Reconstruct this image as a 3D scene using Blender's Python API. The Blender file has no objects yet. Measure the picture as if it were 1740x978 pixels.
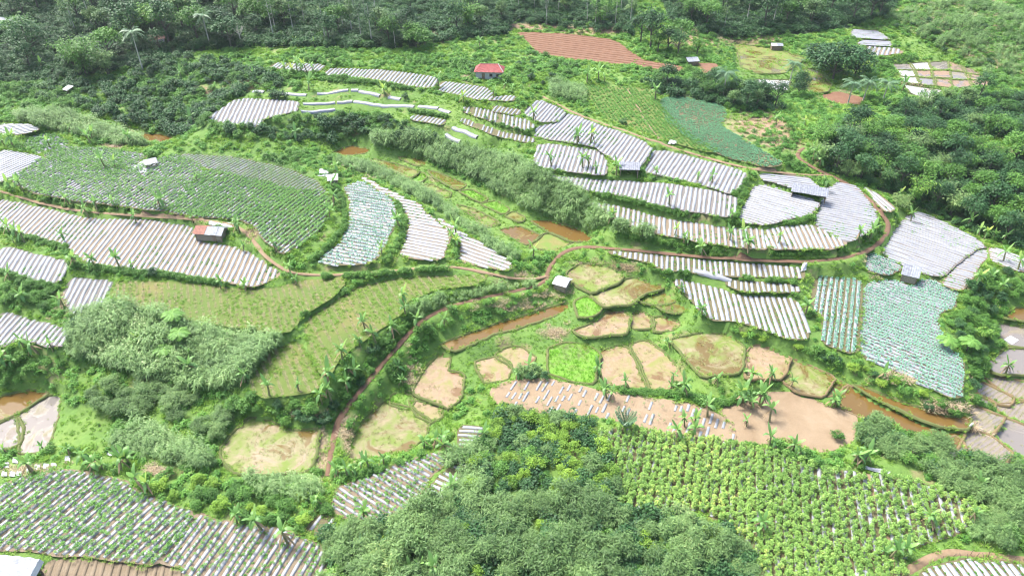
import bpy, math, random
import numpy as np
from mathutils import Vector
from mathutils.geometry import tessellate_polygon
R = math.radians
scene = bpy.context.scene
COL = scene.collection
rng = np.random.default_rng(11)
random.seed(11)

# ------------------------------------------------------------------ camera
CAM_H, PITCH, FPX = 85.0, R(36.0), 1176.0
cam_data = bpy.data.cameras.new('camera')
cam_data.sensor_width = 36.0
cam_data.lens = FPX / 1740.0 * 36.0
cam_data.clip_start, cam_data.clip_end = 1.0, 9000.0
cam = bpy.data.objects.new('camera', cam_data)
COL.objects.link(cam)
cam.location = (0, 0, CAM_H)
cam.rotation_euler = (R(90) - PITCH, 0, 0)
scene.camera = cam

# ------------------------------------------------------------------ light
SUN_EL, SUN_AZ = R(58), R(-50)          # azimuth from +Y towards +X
world = bpy.data.worlds.new('World')
scene.world = world
world.use_nodes = True
nt = world.node_tree
bg = nt.nodes['Background']
sky = nt.nodes.new('ShaderNodeTexSky')
sky.sky_type = 'NISHITA'
sky.sun_disc = False
sky.sun_elevation = SUN_EL
sky.sun_rotation = SUN_AZ
sky.air_density = 1.0
sky.dust_density = 4.0
sky.ozone_density = 1.0
nt.links.new(sky.outputs[0], bg.inputs[0])
bg.inputs[1].default_value = 0.14
sun_data = bpy.data.lights.new('sun', 'SUN')
sun_data.energy = 2.25
sun_data.angle = R(15)
sun_data.color = (1.0, 0.985, 0.965)
sun = bpy.data.objects.new('sun', sun_data)
COL.objects.link(sun)
sdir = Vector((math.sin(SUN_AZ) * math.cos(SUN_EL), math.cos(SUN_AZ) * math.cos(SUN_EL), math.sin(SUN_EL)))
sun.rotation_euler = (-sdir).to_track_quat('-Z', 'Y').to_euler()
sun.location = (0, 0, 150)
vs = scene.view_settings
vs.view_transform = 'Standard'
vs.look = 'None'
vs.exposure = 1.68
vs.gamma = 1.0
vs.use_curve_mapping = False
cy = scene.cycles
cy.use_denoising = True
cy.max_bounces = 7
cy.diffuse_bounces = 4
cy.glossy_bounces = 2
cy.transmission_bounces = 4
cy.transparent_max_bounces = 4
cy.volume_bounces = 0
cy.caustics_reflective = False
cy.caustics_refractive = False

cy.filter_width = 1.15

# ---- plots traced in photo pixels; every plot lies at its own height ----
# key: (poly, z, rows ((x,y),(x,y)) or None, spacing, bed width, mulch share, crop, label)
FIELDS = {
# far hill
'topA': ([(359,204),(359,196),(408,167),(506,173),(504,188),(470,196),(447,202),(436,215),(420,214)],14.0,((457,169),(441,209)),1.16,0.73,1,'none','white striped vegetable field in front of the dark forest, far left of the hill'),
'topB': ([(550,127),(561,117),(641,118),(742,131),(737,150),(682,144),(641,135)],16.0,((572,119),(560,130)),1.16,0.69,1,'seed','long narrow field of short white beds left of the red roofed house'),
'topB2': ([(459,114),(470,107),(552,110),(541,122),(500,120)],16.5,((545,112),(536,120)),1.12,0.69,.9,'seed','small white bedded field half hidden behind the banana grove on the hilltop'),
'topC': ([(748,155),(752,138),(831,150),(838,166),(873,162),(871,171),(815,169)],15.5,((768,142),(757,151)),1.12,0.69,1,'seed','white bedded field directly below the red roofed house'),
'topD': ([(699,203),(703,196),(756,204),(752,212)],13.0,((725,199),(716,207)),1.12,0.65,1,'seed','tiny plot of short white beds under the long white strips'),
'topE': ([(837,189),(841,180),(883,187),(878,195)],14.4,((848,182),(842,189)),1.12,0.65,.9,'seed','small yellowish bedded plot above the terraced strips near the hill crest'),
'topF': ([(790,190),(790,182),(808,183),(900,207),(908,216),(895,221),(850,210)],14.15,((862,198),(860,210)),1.12,0.65,.9,'seed','upper narrow terrace strip of pale short beds on the central slope'),
'topG': ([(785,207),(787,201),(845,222),(858,226),(907,234),(904,243),(868,236),(838,228)],12.96,((862,224),(858,236)),1.12,0.6,.8,'seed','lower narrow terrace strip of pale short beds on the central slope'),
'R1a': ([(888,193),(916,169),(961,189),(945,207),(915,207)],13.51,((935,180),(918,199)),1.07,0.73,1,'none','uppermost small grey white bedded plot beside the hill path'),
'R1b': ([(912,232),(914,217),(948,209),(963,192),(1108,247),(1083,287),(1055,276),(1024,258),(1015,249)],13.07,((1006,206),(976,240)),1.07,0.73,1,'none','broad silver striped field below the hill path, above the brown bank'),
'R1c': ([(908,282),(917,243),(1017,256),(1031,277),(1028,296),(1004,295)],12.46,((958,250),(945,286)),1.07,0.73,1,'none','silver striped field left of the small shed on the middle slope'),
'R1d': ([(1094,292),(1117,252),(1271,293),(1246,330),(1199,315),(1157,304)],11.65,((1171,271),(1150,304)),1.07,0.73,1,'none','silver striped field right of the small shed on the middle slope'),
'R2': ([(937,299),(972,302),(1064,309),(1141,313),(1249,333),(1244,368),(1163,357),(1061,332),(1003,322),(961,309)],11.27,((1116,316),(1108,347)),1.07,0.68,1,'seed','long silver bedded terrace in the middle of the right hill'),
'R3a': ([(1003,343),(1041,349),(1144,375),(1248,389),(1300,389),(1304,421),(1260,420),(1182,408),(1116,396),(1050,374),(1011,350)],9.21,((1150,378),(1150,402)),1.12,0.65,1,'seed','lowest bedded terrace along the brown path, left half'),
'R3c': ([(1301,389),(1376,383),(1439,412),(1412,421),(1305,421)],9.21,((1348,391),(1361,420)),1.07,0.68,1,'seed','lowest bedded terrace along the brown path, right half of the arc'),
'R3b': ([(1384,379),(1406,324),(1426,311),(1453,318),(1486,360),(1489,379),(1452,406),(1437,411)],9.21,((1400,350),(1480,366)),1.0,0.7,1,'none','fan shaped silver field inside the path bend'),
'R4': ([(1257,369),(1287,310),(1390,343),(1378,361),(1300,380),(1262,378)],10.14,((1290,335),(1370,357)),0.99,0.69,1,'none','half round silver field in front of the long grey shed'),
'R5': ([(1285,295),(1370,301),(1392,321),(1346,317),(1300,305)],11.24,((1290,300),(1380,311)),0.99,0.69,1,'none','thin silver bedded strip behind the long grey shed'),
'R6a': ([(1465,318),(1495,333),(1520,355),(1507,359),(1480,333)],8.62,((1472,322),(1512,357)),0.92,0.64,1,'none','thin silver strip outside the path bend, below the forest'),
'R6b': ([(1497,432),(1525,390),(1547,367),(1560,359),(1646,400),(1674,418),(1655,421),(1596,470),(1560,460)],5.0,((1525,395),(1640,434)),0.92,0.64,1,'none','wide silver striped slope field right of the path bend'),
'R6c': ([(1600,482),(1658,424),(1680,425),(1666,446),(1630,493)],4.63,((1650,437),(1672,443)),0.92,0.64,1,'none','silver bedded wedge beyond the brown grass strip on the right slope'),
'R6d': ([(1682,420),(1760,449),(1760,466),(1690,446)],5.19,((1690,425),(1740,444)),0.92,0.64,1,'none','silver bedded corner at the right edge of the picture'),
'FC': ([(1122,172),(1140,163),(1227,180),(1232,193),(1224,215),(1262,240),(1330,279),(1300,283),(1240,268),(1170,235),(1135,205)],12.92,((1150,185),(1240,240)),.9,.5,0,'cabbage','dark teal cabbage field on the far crest'),
'FW': ([(992,147),(1105,150),(1127,190),(1171,231),(1226,260),(1180,252),(1110,229),(1052,210),(1019,193)],12.92,((1060,165),(1100,215)),1.0,.5,0,'weed','light green weedy field crossed by a narrow footpath on the crest'),
# strips over the valley
'S1': ([(1025,427),(1099,433),(1210,444),(1320,451),(1361,456),(1362,470),(1320,470),(1226,466),(1127,457),(1105,445)],6.38,((1250,449),(1252,466)),1.07,0.64,1,'seed','narrow bedded strip directly below the long brown path'),
'S3': ([(1232,478),(1250,477),(1262,478),(1355,487),(1355,496),(1260,492),(1235,482)],5.8,((1290,480),(1292,493)),1.07,0.64,1,'seed','lower bedded strip between two grassy banks above the white rows'),
'W1': ([(1144,475),(1175,480),(1251,501),(1351,508),(1374,574),(1335,572),(1260,545),(1207,541),(1166,499)],4.85,((1300,505),(1318,560)),1.07,0.68,1,'seed','bright white striped field with rows running downhill to the paddies'),
'C0': ([(1475,434),(1497,436),(1520,446),(1530,456),(1508,466),(1472,460)],5.31,((1480,440),(1515,452)),0.77,0.43,1,'cabbage','small cabbage patch left of the white tarpaulin hut'),
'C2': ([(1384,471),(1461,476),(1459,532),(1453,599),(1404,584),(1401,535),(1381,524)],4.51,((1412,477),(1405,526)),1.03,0.6,1,'cabbage2','narrow cabbage field with upright rows left of the grassy divide'),
'C1': ([(1470,484),(1517,477),(1550,488),(1577,474),(1624,493),(1619,522),(1597,527),(1591,548),(1608,590),(1634,617),(1628,679),(1540,636),(1456,598)],4.13,((1480,500),(1590,538)),0.95,0.69,1,'cabbage','large blue green cabbage field right of the grassy divide'),
# left hill
'L0': ([(0,226),(0,211),(45,212),(66,219),(35,228)],11.95,((0,222),(50,214)),1.03,0.69,1,'seed','thin white bedded strip at the upper left edge'),
'L0b': ([(40,247),(60,228),(95,230),(120,245),(85,252),(66,262)],10.55,((50,246),(95,232)),0.86,0.52,1,'weed','pale young crop plot behind the thin palm on the left'),
'L1': ([(0,254),(69,266),(47,283),(11,304),(0,310)],10.77,((0,290),(61,264)),1.07,0.73,1,'none','bare silver striped plot at the left edge'),
'L2a': ([(97,249),(177,252),(250,263),(217,288),(143,277),(74,266)],10.55,((145,267),(182,254)),0.95,0.52,1,'leafy','fresh green cropped plot left of the small white tarpaulin shelter'),
'L2b': ([(72,268),(145,279),(217,290),(265,273),(300,262),(345,285),(300,345),(280,358),(210,350),(130,340),(60,328),(18,306)],10.55,((166,351),(276,285)),0.99,0.56,1,'leafy','broad green field of leafy rows on the left hill'),
'L2d': ([(301,262),(400,268),(480,285),(540,310),(552,330),(470,316),(346,285)],10.55,((400,300),(450,272)),0.99,0.52,1,'tall','dull olive rows of tall crop at the back of the left hill'),
'L2c': ([(346,286),(470,317),(553,331),(556,348),(545,386),(500,420),(483,431),(458,411),(432,380),(402,371),(340,368),(284,357),(301,345)],10.55,((438,389),(493,347)),1.03,0.52,1,'leafy2','green field with clear white plastic lines beside the curved bank'),
'L3': ([(0,338),(55,351),(155,373),(248,374),(328,385),(333,412),(395,420),(431,434),(475,467),(431,486),(304,462),(221,456),(144,443),(116,415),(61,401),(0,388)],8.46,((262,376),(216,440)),1.12,0.65,1,'none','wide tan field with white plastic beds in front of the tin roofed hut'),
'L4': ([(0,420),(116,446),(94,482),(55,473),(0,456)],8.3,((83,434),(60,474)),1.03,0.69,1,'seed','grey bedded plot at the left edge below the wide tan field'),
'L5': ([(121,474),(190,478),(171,522),(127,533),(108,502)],7.2,((166,479),(143,526)),1.03,0.69,1,'seed','small grey bedded plot beside the olive grass terraces'),
'L6': ([(0,529),(121,562),(113,585),(75,585),(36,571),(0,590)],5.6,((55,546),(19,587)),1.03,0.69,1,'seed','lowest grey bedded plot at the left edge above the shrubs'),
'K1': ([(586,318),(612,309),(650,330),(668,349),(671,374),(663,396),(635,444),(594,449),(541,444),(575,418),(597,385),(597,340)],9.04,((600,410),(655,420)),1.12,0.75,1,'kale','curved green and white bedded field on the spur, leftmost of three'),
'K2': ([(610,299),(649,320),(715,350),(718,360),(762,396),(750,441),(679,435),(699,392),(696,365),(674,338)],8.6,((700,405),(752,415)),1.12,0.75,1,'none','curved white bedded field on the spur, middle of three'),
'K3': ([(740,368),(773,390),(864,445),(867,459),(782,444),(787,410)],7.32,((784,418),(850,441)),1.12,0.75,1,'none','pointed white bedded field on the spur, rightmost of three'),
# olive grass terraces
'G1': ([(195,480),(300,481),(400,492),(470,490),(505,480),(590,472),(560,508),(515,531),(503,548),(488,562),(440,558),(380,549),(300,536),(240,522),(190,500)],7.76,((345,501),(350,537)),1.1,.5,0,'grassrow','olive striped grass terrace behind the big reed thicket'),
'G2': ([(520,547),(613,486),(700,471),(830,468),(800,484),(740,489),(690,508),(680,528),(650,552),(612,578),(575,606),(556,640),(532,600)],6.72,((558,557),(577,594)),1.6,.5,0,'grassrow','olive striped grass terrace beside the banana lined path'),
'G3': ([(455,598),(505,580),(548,642),(530,664),(455,672),(425,658)],5.83,((480,600),(500,650)),1.3,.5,0,'grassrow','small olive grass plot with two young banana plants'),
# foreground
'H1': ([(-30,834),(41,815),(91,804),(146,804),(199,817),(260,848),(326,876),(272,952),(250,953),(150,940),(70,935),(0,930),(-30,928)],3.13,((265,862),(171,948)),1.05,0.58,1,'chili','pepper plants on silver plastic rows above the tarpaulin hut'),
'H2': ([(329,877),(397,895),(480,907),(539,929),(550,948),(545,1000),(318,1000),(316,962),(276,953)],3.13,((420,905),(370,978)),1.05,0.55,1,'chili2','sparser silver plastic rows of young plants, right of the pepper rows'),
'H3': ([(86,949),(314,965),(316,1000),(66,1000)],2.73,((150,955),(141,985)),1.1,.6,0,'none','bare tan soil ridges right of the tarpaulin hut'),
'N1': ([(575,832),(655,800),(726,772),(765,774),(732,802),(690,862),(655,874),(597,880),(568,863)],2.4,((649,813),(699,843)),0.9,0.47,.95,'chili2','small sloping plot of short silver beds between bananas and thicket'),
'N1b': ([(703,862),(742,818),(790,780),(800,790),(765,828),(722,868)],2.6,((730,840),(750,850)),0.9,0.51,.9,'seed','narrow ledge of short silver beds hidden against the foreground thicket'),
'N1c': ([(784,728),(822,729),(812,760),(785,762)],1.6,((790,742),(815,744)),0.9,0.51,.9,'seed','tiny plot of silver beds under the foreground banana clump'),
'N1d': ([(528,899),(541,879),(568,884),(552,905)],3.0,((545,883),(534,897)),0.95,0.52,.9,'seed','pair of short silver beds beside the foreground thicket'),
'M1': ([(835,662),(870,650),(930,645),(1005,664),(1080,673),(1180,692),(1228,712),(1246,736),(1241,754),(1180,742),(1120,737),(1070,716),(1010,706),(930,698),(850,684)],1.2,((934,672),(924,690)),0.99,0.47,.75,'patchy','reddish plot with broken bits of silver plastic above the thicket'),
'M2': ([(1222,700),(1300,668),(1360,670),(1400,690),(1452,705),(1448,745),(1395,766),(1330,742),(1246,756),(1250,735),(1232,712)],1.03,None,1.2,.6,0,'none','bare tan soil patch beside the bananas above the bean field'),
'B1': ([(1020,735),(1052,731),(1180,745),(1320,770),(1400,800),(1500,810),(1600,832),(1675,872),(1620,902),(1535,930),(1512,1000),(1300,1000),(1290,930),(1250,895),(1180,860),(1060,865),(1050,800)],2.2,((1400,830),(1406,900)),1.25,.6,1,'bean','big dense yellow green bean field in the lower right'),
'W2': ([(1572,975),(1619,955),(1674,957),(1760,967),(1760,1000),(1560,1000)],2.6,((1624,959),(1638,978)),0.99,0.65,1,'seed','white bedded corner at the lower right below the curved path'),
# far side
'Q1': ([(876,55),(972,59),(1044,69),(1074,91),(1100,107),(1060,110),(917,95),(895,69)],12.75,((900,75),(1040,92)),2.2,1.0,0,'none','red soil terraces under the far row of trees'),
'Q2': ([(1083,102),(1157,113),(1155,122),(1080,112)],12.75,((1083,107),(1155,118)),2.2,1.0,0,'none','narrow red soil strip right of the far terraces'),
'Q3': ([(1185,108),(1220,109),(1198,128)],12.0,None,2,1.,0,'none','triangle of bare red earth beside the little dark shed'),
'Q4': ([(1392,166),(1420,156),(1464,166),(1459,178),(1425,178)],8.0,None,2,1.,0,'none','scraped red earth patch below the far coconut palm'),
'X1': ([(1443,64),(1450,50),(1490,52),(1512,67)],11.46,((1450,58),(1505,62)),1.6,1.1,1,'none','topmost far white terrace beside the bright meadow'),
'X2': ([(1460,76),(1464,69),(1510,70),(1516,78)],10.92,((1462,73),(1512,75)),1.6,1.1,1,'none','middle far white terrace beside the bright meadow'),
'X3': ([(1471,84),(1476,79),(1527,83),(1534,90),(1481,96)],10.48,((1500,82),(1496,93)),1.5,1.0,1,'none','lowest far white terrace beside the bright meadow'),
}
# key: (poly, z, kind, label)   kinds: mud, brown, green, olive, sky, tilled
PADDIES = {
'P1': ([(965,468),(984,449),(1026,454),(1058,467),(1050,478),(1005,496),(985,488)],3.85,'mudgreen','drained paddy with pale stubble right of the small white roofed hut'),
'P2': ([(1005,499),(1052,481),(1077,474),(1127,488),(1083,502),(1073,516),(1028,521)],3.47,'mudgreen','wide greenish paddy below the pale stubble paddy'),
'P2b': ([(1083,510),(1130,499),(1147,512),(1116,517)],2.88,'olive','small olive paddy with a grassy rim on its left'),
'P2c': ([(1122,522),(1150,516),(1169,529),(1140,530)],2.88,'olive','tiny pointed green paddy right of the olive paddy'),
'P3': ([(981,512),(997,506),(1022,518),(1011,535),(983,537)],3.25,'green','small bright green paddy below the white roofed hut'),
'P4': ([(752,586),(800,568),(834,556),(900,537),(960,517),(969,520),(945,534),(893,551),(840,566),(775,594)],1.6,'brown','long thin brown water channel beside the footpath'),
'P5': ([(975,562),(1017,548),(1033,532),(1055,529),(1069,537),(1060,565),(994,571)],2.25,'mud','tan muddy paddy with a brown pool on its left side'),
'P5b': ([(1073,540),(1088,529),(1105,540),(1108,555),(1075,558)],1.58,'mud','small tan paddy between two tan ones in the middle row'),
'P5c': ([(1110,541),(1126,540),(1154,552),(1138,561),(1114,561)],1.58,'mud','small tan paddy at the right end of the middle row'),
'P6': ([(935,593),(964,584),(995,587),(1017,603),(1005,650),(972,646),(936,632)],1.04,'green','bright green paddy in the lower row'),
'P7': ([(1022,599),(1055,588),(1070,595),(1103,666),(1080,657),(1025,650)],0.45,'mud','tan paddy just right of the bright green paddy'),
'P7b': ([(1074,587),(1099,579),(1130,603),(1162,643),(1122,666),(1107,662),(1078,603)],0.45,'mud','tan paddy between two bunds in the lower row, second right of the green one'),
'P8': ([(1146,577),(1199,568),(1235,570),(1263,590),(1254,632),(1196,638),(1179,621)],2.34,'mudgreen','large tan paddy with olive upper corner in the lower row'),
'P9': ([(1272,601),(1288,588),(1340,607),(1324,644),(1301,642),(1272,642)],2.01,'mud','rounded tan paddy where the brown bund curves'),
'P10': ([(1343,610),(1417,642),(1394,670),(1357,666),(1329,644)],1.44,'mudgreen','murky paddy between the two straight cross bunds'),
'P10b': ([(1420,645),(1439,655),(1425,666),(1398,671)],0.88,'olive','tiny olive paddy wedge above the lone banana'),
'P11': ([(1442,657),(1500,688),(1590,727),(1636,740),(1620,760),(1560,746),(1470,708),(1425,692),(1430,668)],0.85,'brown','long brown flooded paddy curving under the bushy bank'),
'P11b': ([(1455,656),(1530,686),(1620,713),(1646,709),(1641,728),(1590,721),(1500,681)],1.55,'brown','thin dark brown ditch at the foot of the bushy bank'),
'PL1': ([(748,603),(762,609),(757,631),(787,637),(781,672),(762,692),(707,668),(718,637)],0.2,'mud','tan paddy with a notched top left of the lower row'),
'PL2': ([(655,686),(696,695),(728,718),(720,740),(690,765),(650,772),(598,777),(602,750),(625,712)],-0.2,'mudgreen','large tan stubble paddy beside the brown footpath'),
'PL3': ([(700,683),(743,692),(751,706),(735,717),(712,704)],-0.2,'mud','small tan paddy above the large stubble paddy'),
'PL4': ([(669,673),(681,668),(703,679),(695,692),(664,684)],-0.2,'green','small bright green rice patch beside the footpath'),
'P12': ([(810,616),(848,606),(865,623),(858,645),(828,648)],0.25,'mud','small tan paddy left of the round bush'),
'P13': ([(844,603),(868,592),(887,592),(908,611),(884,627),(868,621)],0.25,'mud','small tan paddy with a rounded top above the round bush'),
'P14': ([(378,763),(395,741),(422,714),(455,719),(489,735),(541,733),(535,765),(520,800),(480,802),(430,803),(405,800),(383,783)],2.18,'mudgreen','muddy pond with a brown rim in the lower left centre'),
'P15': ([(-30,690),(-30,680),(0,676),(55,664),(80,668),(30,700),(-30,722)],-0.4,'brown','brown flooded paddy at the left edge behind the forked bund'),
'P15b': ([(78,675),(102,672),(88,730),(80,765),(38,768),(36,706)],-0.6,'sky','pale reflecting paddy inside the right fork of the bund'),
'P15c': ([(-30,735),(0,722),(28,709),(34,730),(28,757),(-30,770)],-0.6,'sky','pale reflecting paddy at the left edge below the forked bund'),
'P16': ([(1710,540),(1726,526),(1770,523),(1770,546)],0.76,'brown','brown paddy at the right edge above the white sheet'),
'P17': ([(1702,551),(1770,565),(1770,591),(1709,585),(1699,568)],-0.48,'sky','grey paddy at the right edge with a white sheet'),
'P18': ([(1682,616),(1713,596),(1770,593),(1770,634),(1690,634)],-0.66,'sky','grey flooded paddy with a lone banana at the right edge'),
'P19': ([(1673,641),(1770,654),(1770,682),(1722,674)],-1.51,'tilled','olive tilled paddy with rows of seedlings at the right edge'),
'P20': ([(1668,651),(1720,676),(1710,687),(1690,682),(1664,667)],-1.5,'tilled','small grey tilled paddy below the narrow bund, right side'),
'P21': ([(1660,671),(1688,684),(1684,694),(1658,686)],-1.6,'tilled','smallest grey tilled paddy beside the round mud bank'),
'P22': ([(1692,691),(1770,684),(1770,732),(1709,706)],-1.69,'tilled','tan tilled paddy at the right edge'),
'P23': ([(1652,691),(1702,709),(1682,735),(1650,727)],0.0,'tilled','violet grey tilled paddy beside the mud bank, with straight seedling rows'),
'P24': ([(1687,741),(1711,715),(1770,740),(1770,792),(1730,773)],-0.96,'sky','blue grey flooded paddy at the right edge, lowest in the picture'),
'P25': ([(1638,743),(1652,733),(1680,742),(1715,769),(1696,788),(1644,764)],0.53,'tilled','lower tilled paddy with close rows above the right shrubs'),
'P26': ([(1606,754),(1630,744),(1637,762),(1615,778)],0.85,'sky','grey end of the flooded paddy by the right shrubs'),
# valley chain
'V1': ([(566,260),(599,249),(630,255),(619,261),(575,266)],5.6,'brown','brown pool at the upper end of the valley paddies'),
'V2': ([(632,271),(672,280),(710,293),(699,302),(668,288)],5.5,'olive','long orange brown paddy near the upper valley end'),
'V3': ([(679,268),(718,271),(725,280),(710,281)],5.6,'olive','small ochre paddy under the reed slope'),
'V4': ([(699,304),(716,294),(723,302),(711,311)],5.3,'green','bright green paddy square in the upper valley'),
'V5': ([(729,291),(760,301),(790,315),(778,321),(743,303)],5.2,'olive','long olive paddy along the reed slope'),
'V6': ([(784,325),(801,324),(828,338),(817,343)],5.0,'green','upper bright green paddy along the reed slope'),
'V7': ([(821,347),(842,343),(864,357),(856,363)],4.9,'green','middle bright green paddy along the reed slope'),
'V8': ([(862,367),(874,361),(890,371),(884,377)],4.8,'olive','small olive paddy at the end of the green chain'),
'V9': ([(714,316),(732,315),(765,329),(760,336)],4.9,'olive','brownish paddy beside the dark weedy mound'),
'V10': ([(779,350),(806,357),(845,379),(823,389),(813,371)],4.6,'olive','dull green paddy left of the chain behind the silvery reeds'),
'V11': ([(851,391),(881,386),(917,401),(897,415),(868,402)],4.4,'brown','brown and green paddy where the valley widens'),
'V12': ([(921,402),(934,397),(967,412),(946,427),(902,421)],4.3,'olive','olive paddy beside the fork of the brown path'),
'V13': ([(904,375),(928,374),(995,396),(1006,409),(972,411),(936,394)],4.4,'brown','reddish brown paddy below the reed slope'),
'V14': ([(229,240),(240,228),(276,229),(301,240),(276,245)],8.0,'brown','bare orange mud pool in the upper left gully'),
# far
'Z1': ([(1250,75),(1325,86),(1365,100),(1332,124),(1290,125),(1262,115)],9.5,'olive','wide olive paddy terrace in the far valley'),
'Z2': ([(1287,136),(1341,137),(1337,156),(1290,151)],8.5,'painted_sky','white reflecting paddy left of the round far tree'),
'Z3': ([(1368,117),(1384,118),(1410,144),(1404,156),(1378,158)],8.5,'olive','olive paddy under the huge far tree'),
'ZA0': ([(1519.0, 109.9), (1547.1, 108.5), (1551.4, 118.5), (1524.2, 118.7)],8.2,'sky','far flooded paddy in the pale left block, back row, left'),
'ZA1': ([(1549.0, 108.4), (1577.1, 107.0), (1580.3, 118.2), (1553.1, 118.4)],8.2,'painted_sky','far flooded paddy in the pale left block, back row, middle'),
'ZA2': ([(1580.4, 106.8), (1608.6, 105.4), (1610.8, 118.0), (1583.6, 118.2)],8.2,'sky','far flooded paddy in the pale left block, back row, right'),
'ZA3': ([(1525.4, 120.6), (1552.4, 120.7), (1556.7, 130.6), (1530.6, 129.4)],8.2,'painted_sky','far flooded paddy in the pale left block, middle row, left'),
'ZA4': ([(1554.7, 120.7), (1581.7, 120.7), (1584.9, 131.9), (1558.9, 130.7)],8.2,'mudfar','far flooded paddy in the pale left block, middle row, middle'),
'ZA5': ([(1585.0, 120.7), (1612.0, 120.7), (1614.3, 133.2), (1588.2, 132.0)],8.2,'mudfar','far flooded paddy in the pale left block, middle row, right'),
'ZA6': ([(1531.7, 131.4), (1557.6, 132.8), (1561.8, 142.8), (1536.8, 140.2)],8.2,'painted_sky','far flooded paddy in the pale left block, front row, left'),
'ZA7': ([(1560.2, 132.9), (1586.1, 134.4), (1589.3, 145.6), (1564.4, 143.0)],8.2,'sky','far flooded paddy in the pale left block, front row, middle'),
'ZA8': ([(1588.1, 134.5), (1614.0, 136.0), (1616.2, 148.5), (1591.3, 145.9)],8.2,'mudfar','far flooded paddy in the pale left block, front row, right'),
'ZB0': ([(1613.9, 106.6), (1634.0, 112.9), (1639.5, 122.9), (1616.2, 119.1)],8.2,'mudfar','far muddy paddy in the brown right block, back row, left'),
'ZB1': ([(1634.4, 113.3), (1654.5, 119.6), (1663.4, 127.1), (1640.1, 123.2)],8.2,'mudfar','far muddy paddy in the brown right block, back row, right'),
'ZB2': ([(1617.0, 121.8), (1641.0, 125.2), (1646.5, 135.2), (1619.3, 134.3)],8.2,'sky','far muddy paddy in the brown right block, middle row, left'),
'ZB3': ([(1641.5, 125.4), (1665.5, 128.7), (1674.4, 136.2), (1647.2, 135.3)],8.2,'mudfar','far muddy paddy in the brown right block, middle row, right'),
'ZB4': ([(1618.9, 137.1), (1646.8, 137.4), (1652.3, 147.5), (1621.2, 149.6)],8.2,'mudfar','far muddy paddy in the brown right block, front row, left'),
'ZB5': ([(1648.6, 137.4), (1676.5, 137.8), (1685.5, 145.3), (1654.3, 147.3)],8.2,'mudfar','far muddy paddy in the brown right block, front row, right'),
'Z7': ([(1324,104),(1338,104),(1339,110),(1325,111)],9.45,'seedbed','tiny bright yellow green seedbed in the far olive paddy'),
'Z6': ([(1536,145),(1602,154),(1583,172),(1553,161)],7.68,'painted_sky','white reflecting paddy in front of the far flooded block'),
}
PATHS = [  # (points, width)
([(-40,315),(0,326),(69,346),(138,360),(235,367),(331,374),(400,380),(431,407),(447,434),(480,458),(519,470),(613,465),(696,459),(751,452),(793,456),(856,470),(900,477),(931,470)],.75),
([(1368,251),(1352,260),(1362,274),(1409,299),(1459,321),(1503,363),(1511,387),(1500,409),(1464,434),(1392,445),(1320,445),(1199,438),(1044,422),(984,419),(959,426),(931,454),(931,476),(909,490),(868,496),(834,504),(770,518),(721,540),(693,568),(660,606),(624,650),(597,681),(577,708),(569,736),(561,777),(555,812)],.95),
([(920,163),(972,191),(1033,214),(1083,229),(1124,246),(1199,268),(1270,288),(1340,296),(1409,299)],.75),
([(1066,152),(1083,182),(1102,213),(1122,240)],.6),
([(1475,802),(1489,840),(1503,907),(1517,937),(1524,975)],.9),
([(1525,980),(1564,956),(1591,942),(1624,935),(1669,943),(1760,953)],1.0),
]
STRIPS = [ # single white plastic beds on the grassy ledges of the far hill
 [(430,156),(449,157)],[(463,159),(521,162)],[(539,160),(592,154)],[(597,154),(609,154)],[(611,155),(646,163)],[(661,166),(681,169)],
 [(515,177),(569,175)],[(573,174),(599,172)],[(602,173),(704,182)],[(711,181),(745,185)],[(747,186),(765,192)],[(511,189),(569,187)],
 [(758,229),(783,241)],[(1180,461),(1243,477)],[(770,217),(812,233)]]
# loose height hints (x, y, z)
HINTS = [(-60,-60,22),(200,-60,22),(500,-60,21),(800,-60,21),(1100,-60,19),(1400,-60,18),(1600,-50,20),(1740,-30,22),(1800,40,20),(1700,40,17),(1650,75,12),
 (60,60,18),(250,60,17.5),(450,70,17),(700,40,17),(700,75,16.4),(1150,30,15),(1300,40,14),(60,150,13.5),(200,180,11),(130,195,12),(-60,150,14.5),(300,140,14),
 (1270,165,12.6),(1420,205,12),(1550,230,11),(1690,265,10),(1480,270,9.5),(1600,330,7.2),(1700,370,6),(1780,400,5.6),(1700,480,3.6),(1650,560,2.5),
 (880,120,15.4),(1000,135,13.8),(650,230,9.6),(850,250,9.8),(300,220,9),(450,235,8.5),
 (280,590,5.4),(420,590,5.4),(200,640,3.4),(330,690,2.6),(130,640,2.6),(200,720,.8),(320,800,2.2),(200,760,1.6),(450,850,2.2),(60,790,1.8),(60,620,3),
 (650,900,3),(800,880,3.4),(900,780,2.8),(950,930,3.4),(1150,930,3.2),(750,1010,3.4),(1100,1010,3.4),(860,720,1.8),(1400,1010,2.2),
 (1530,740,1),(1650,830,.4),(1740,850,-.2),(1790,980,1.8),(1700,930,1.8),(1780,700,-1.6),(-60,900,3.2),(-60,1010,3),(-60,600,5.2),(-60,450,8),(-60,300,10.8)]
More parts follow.
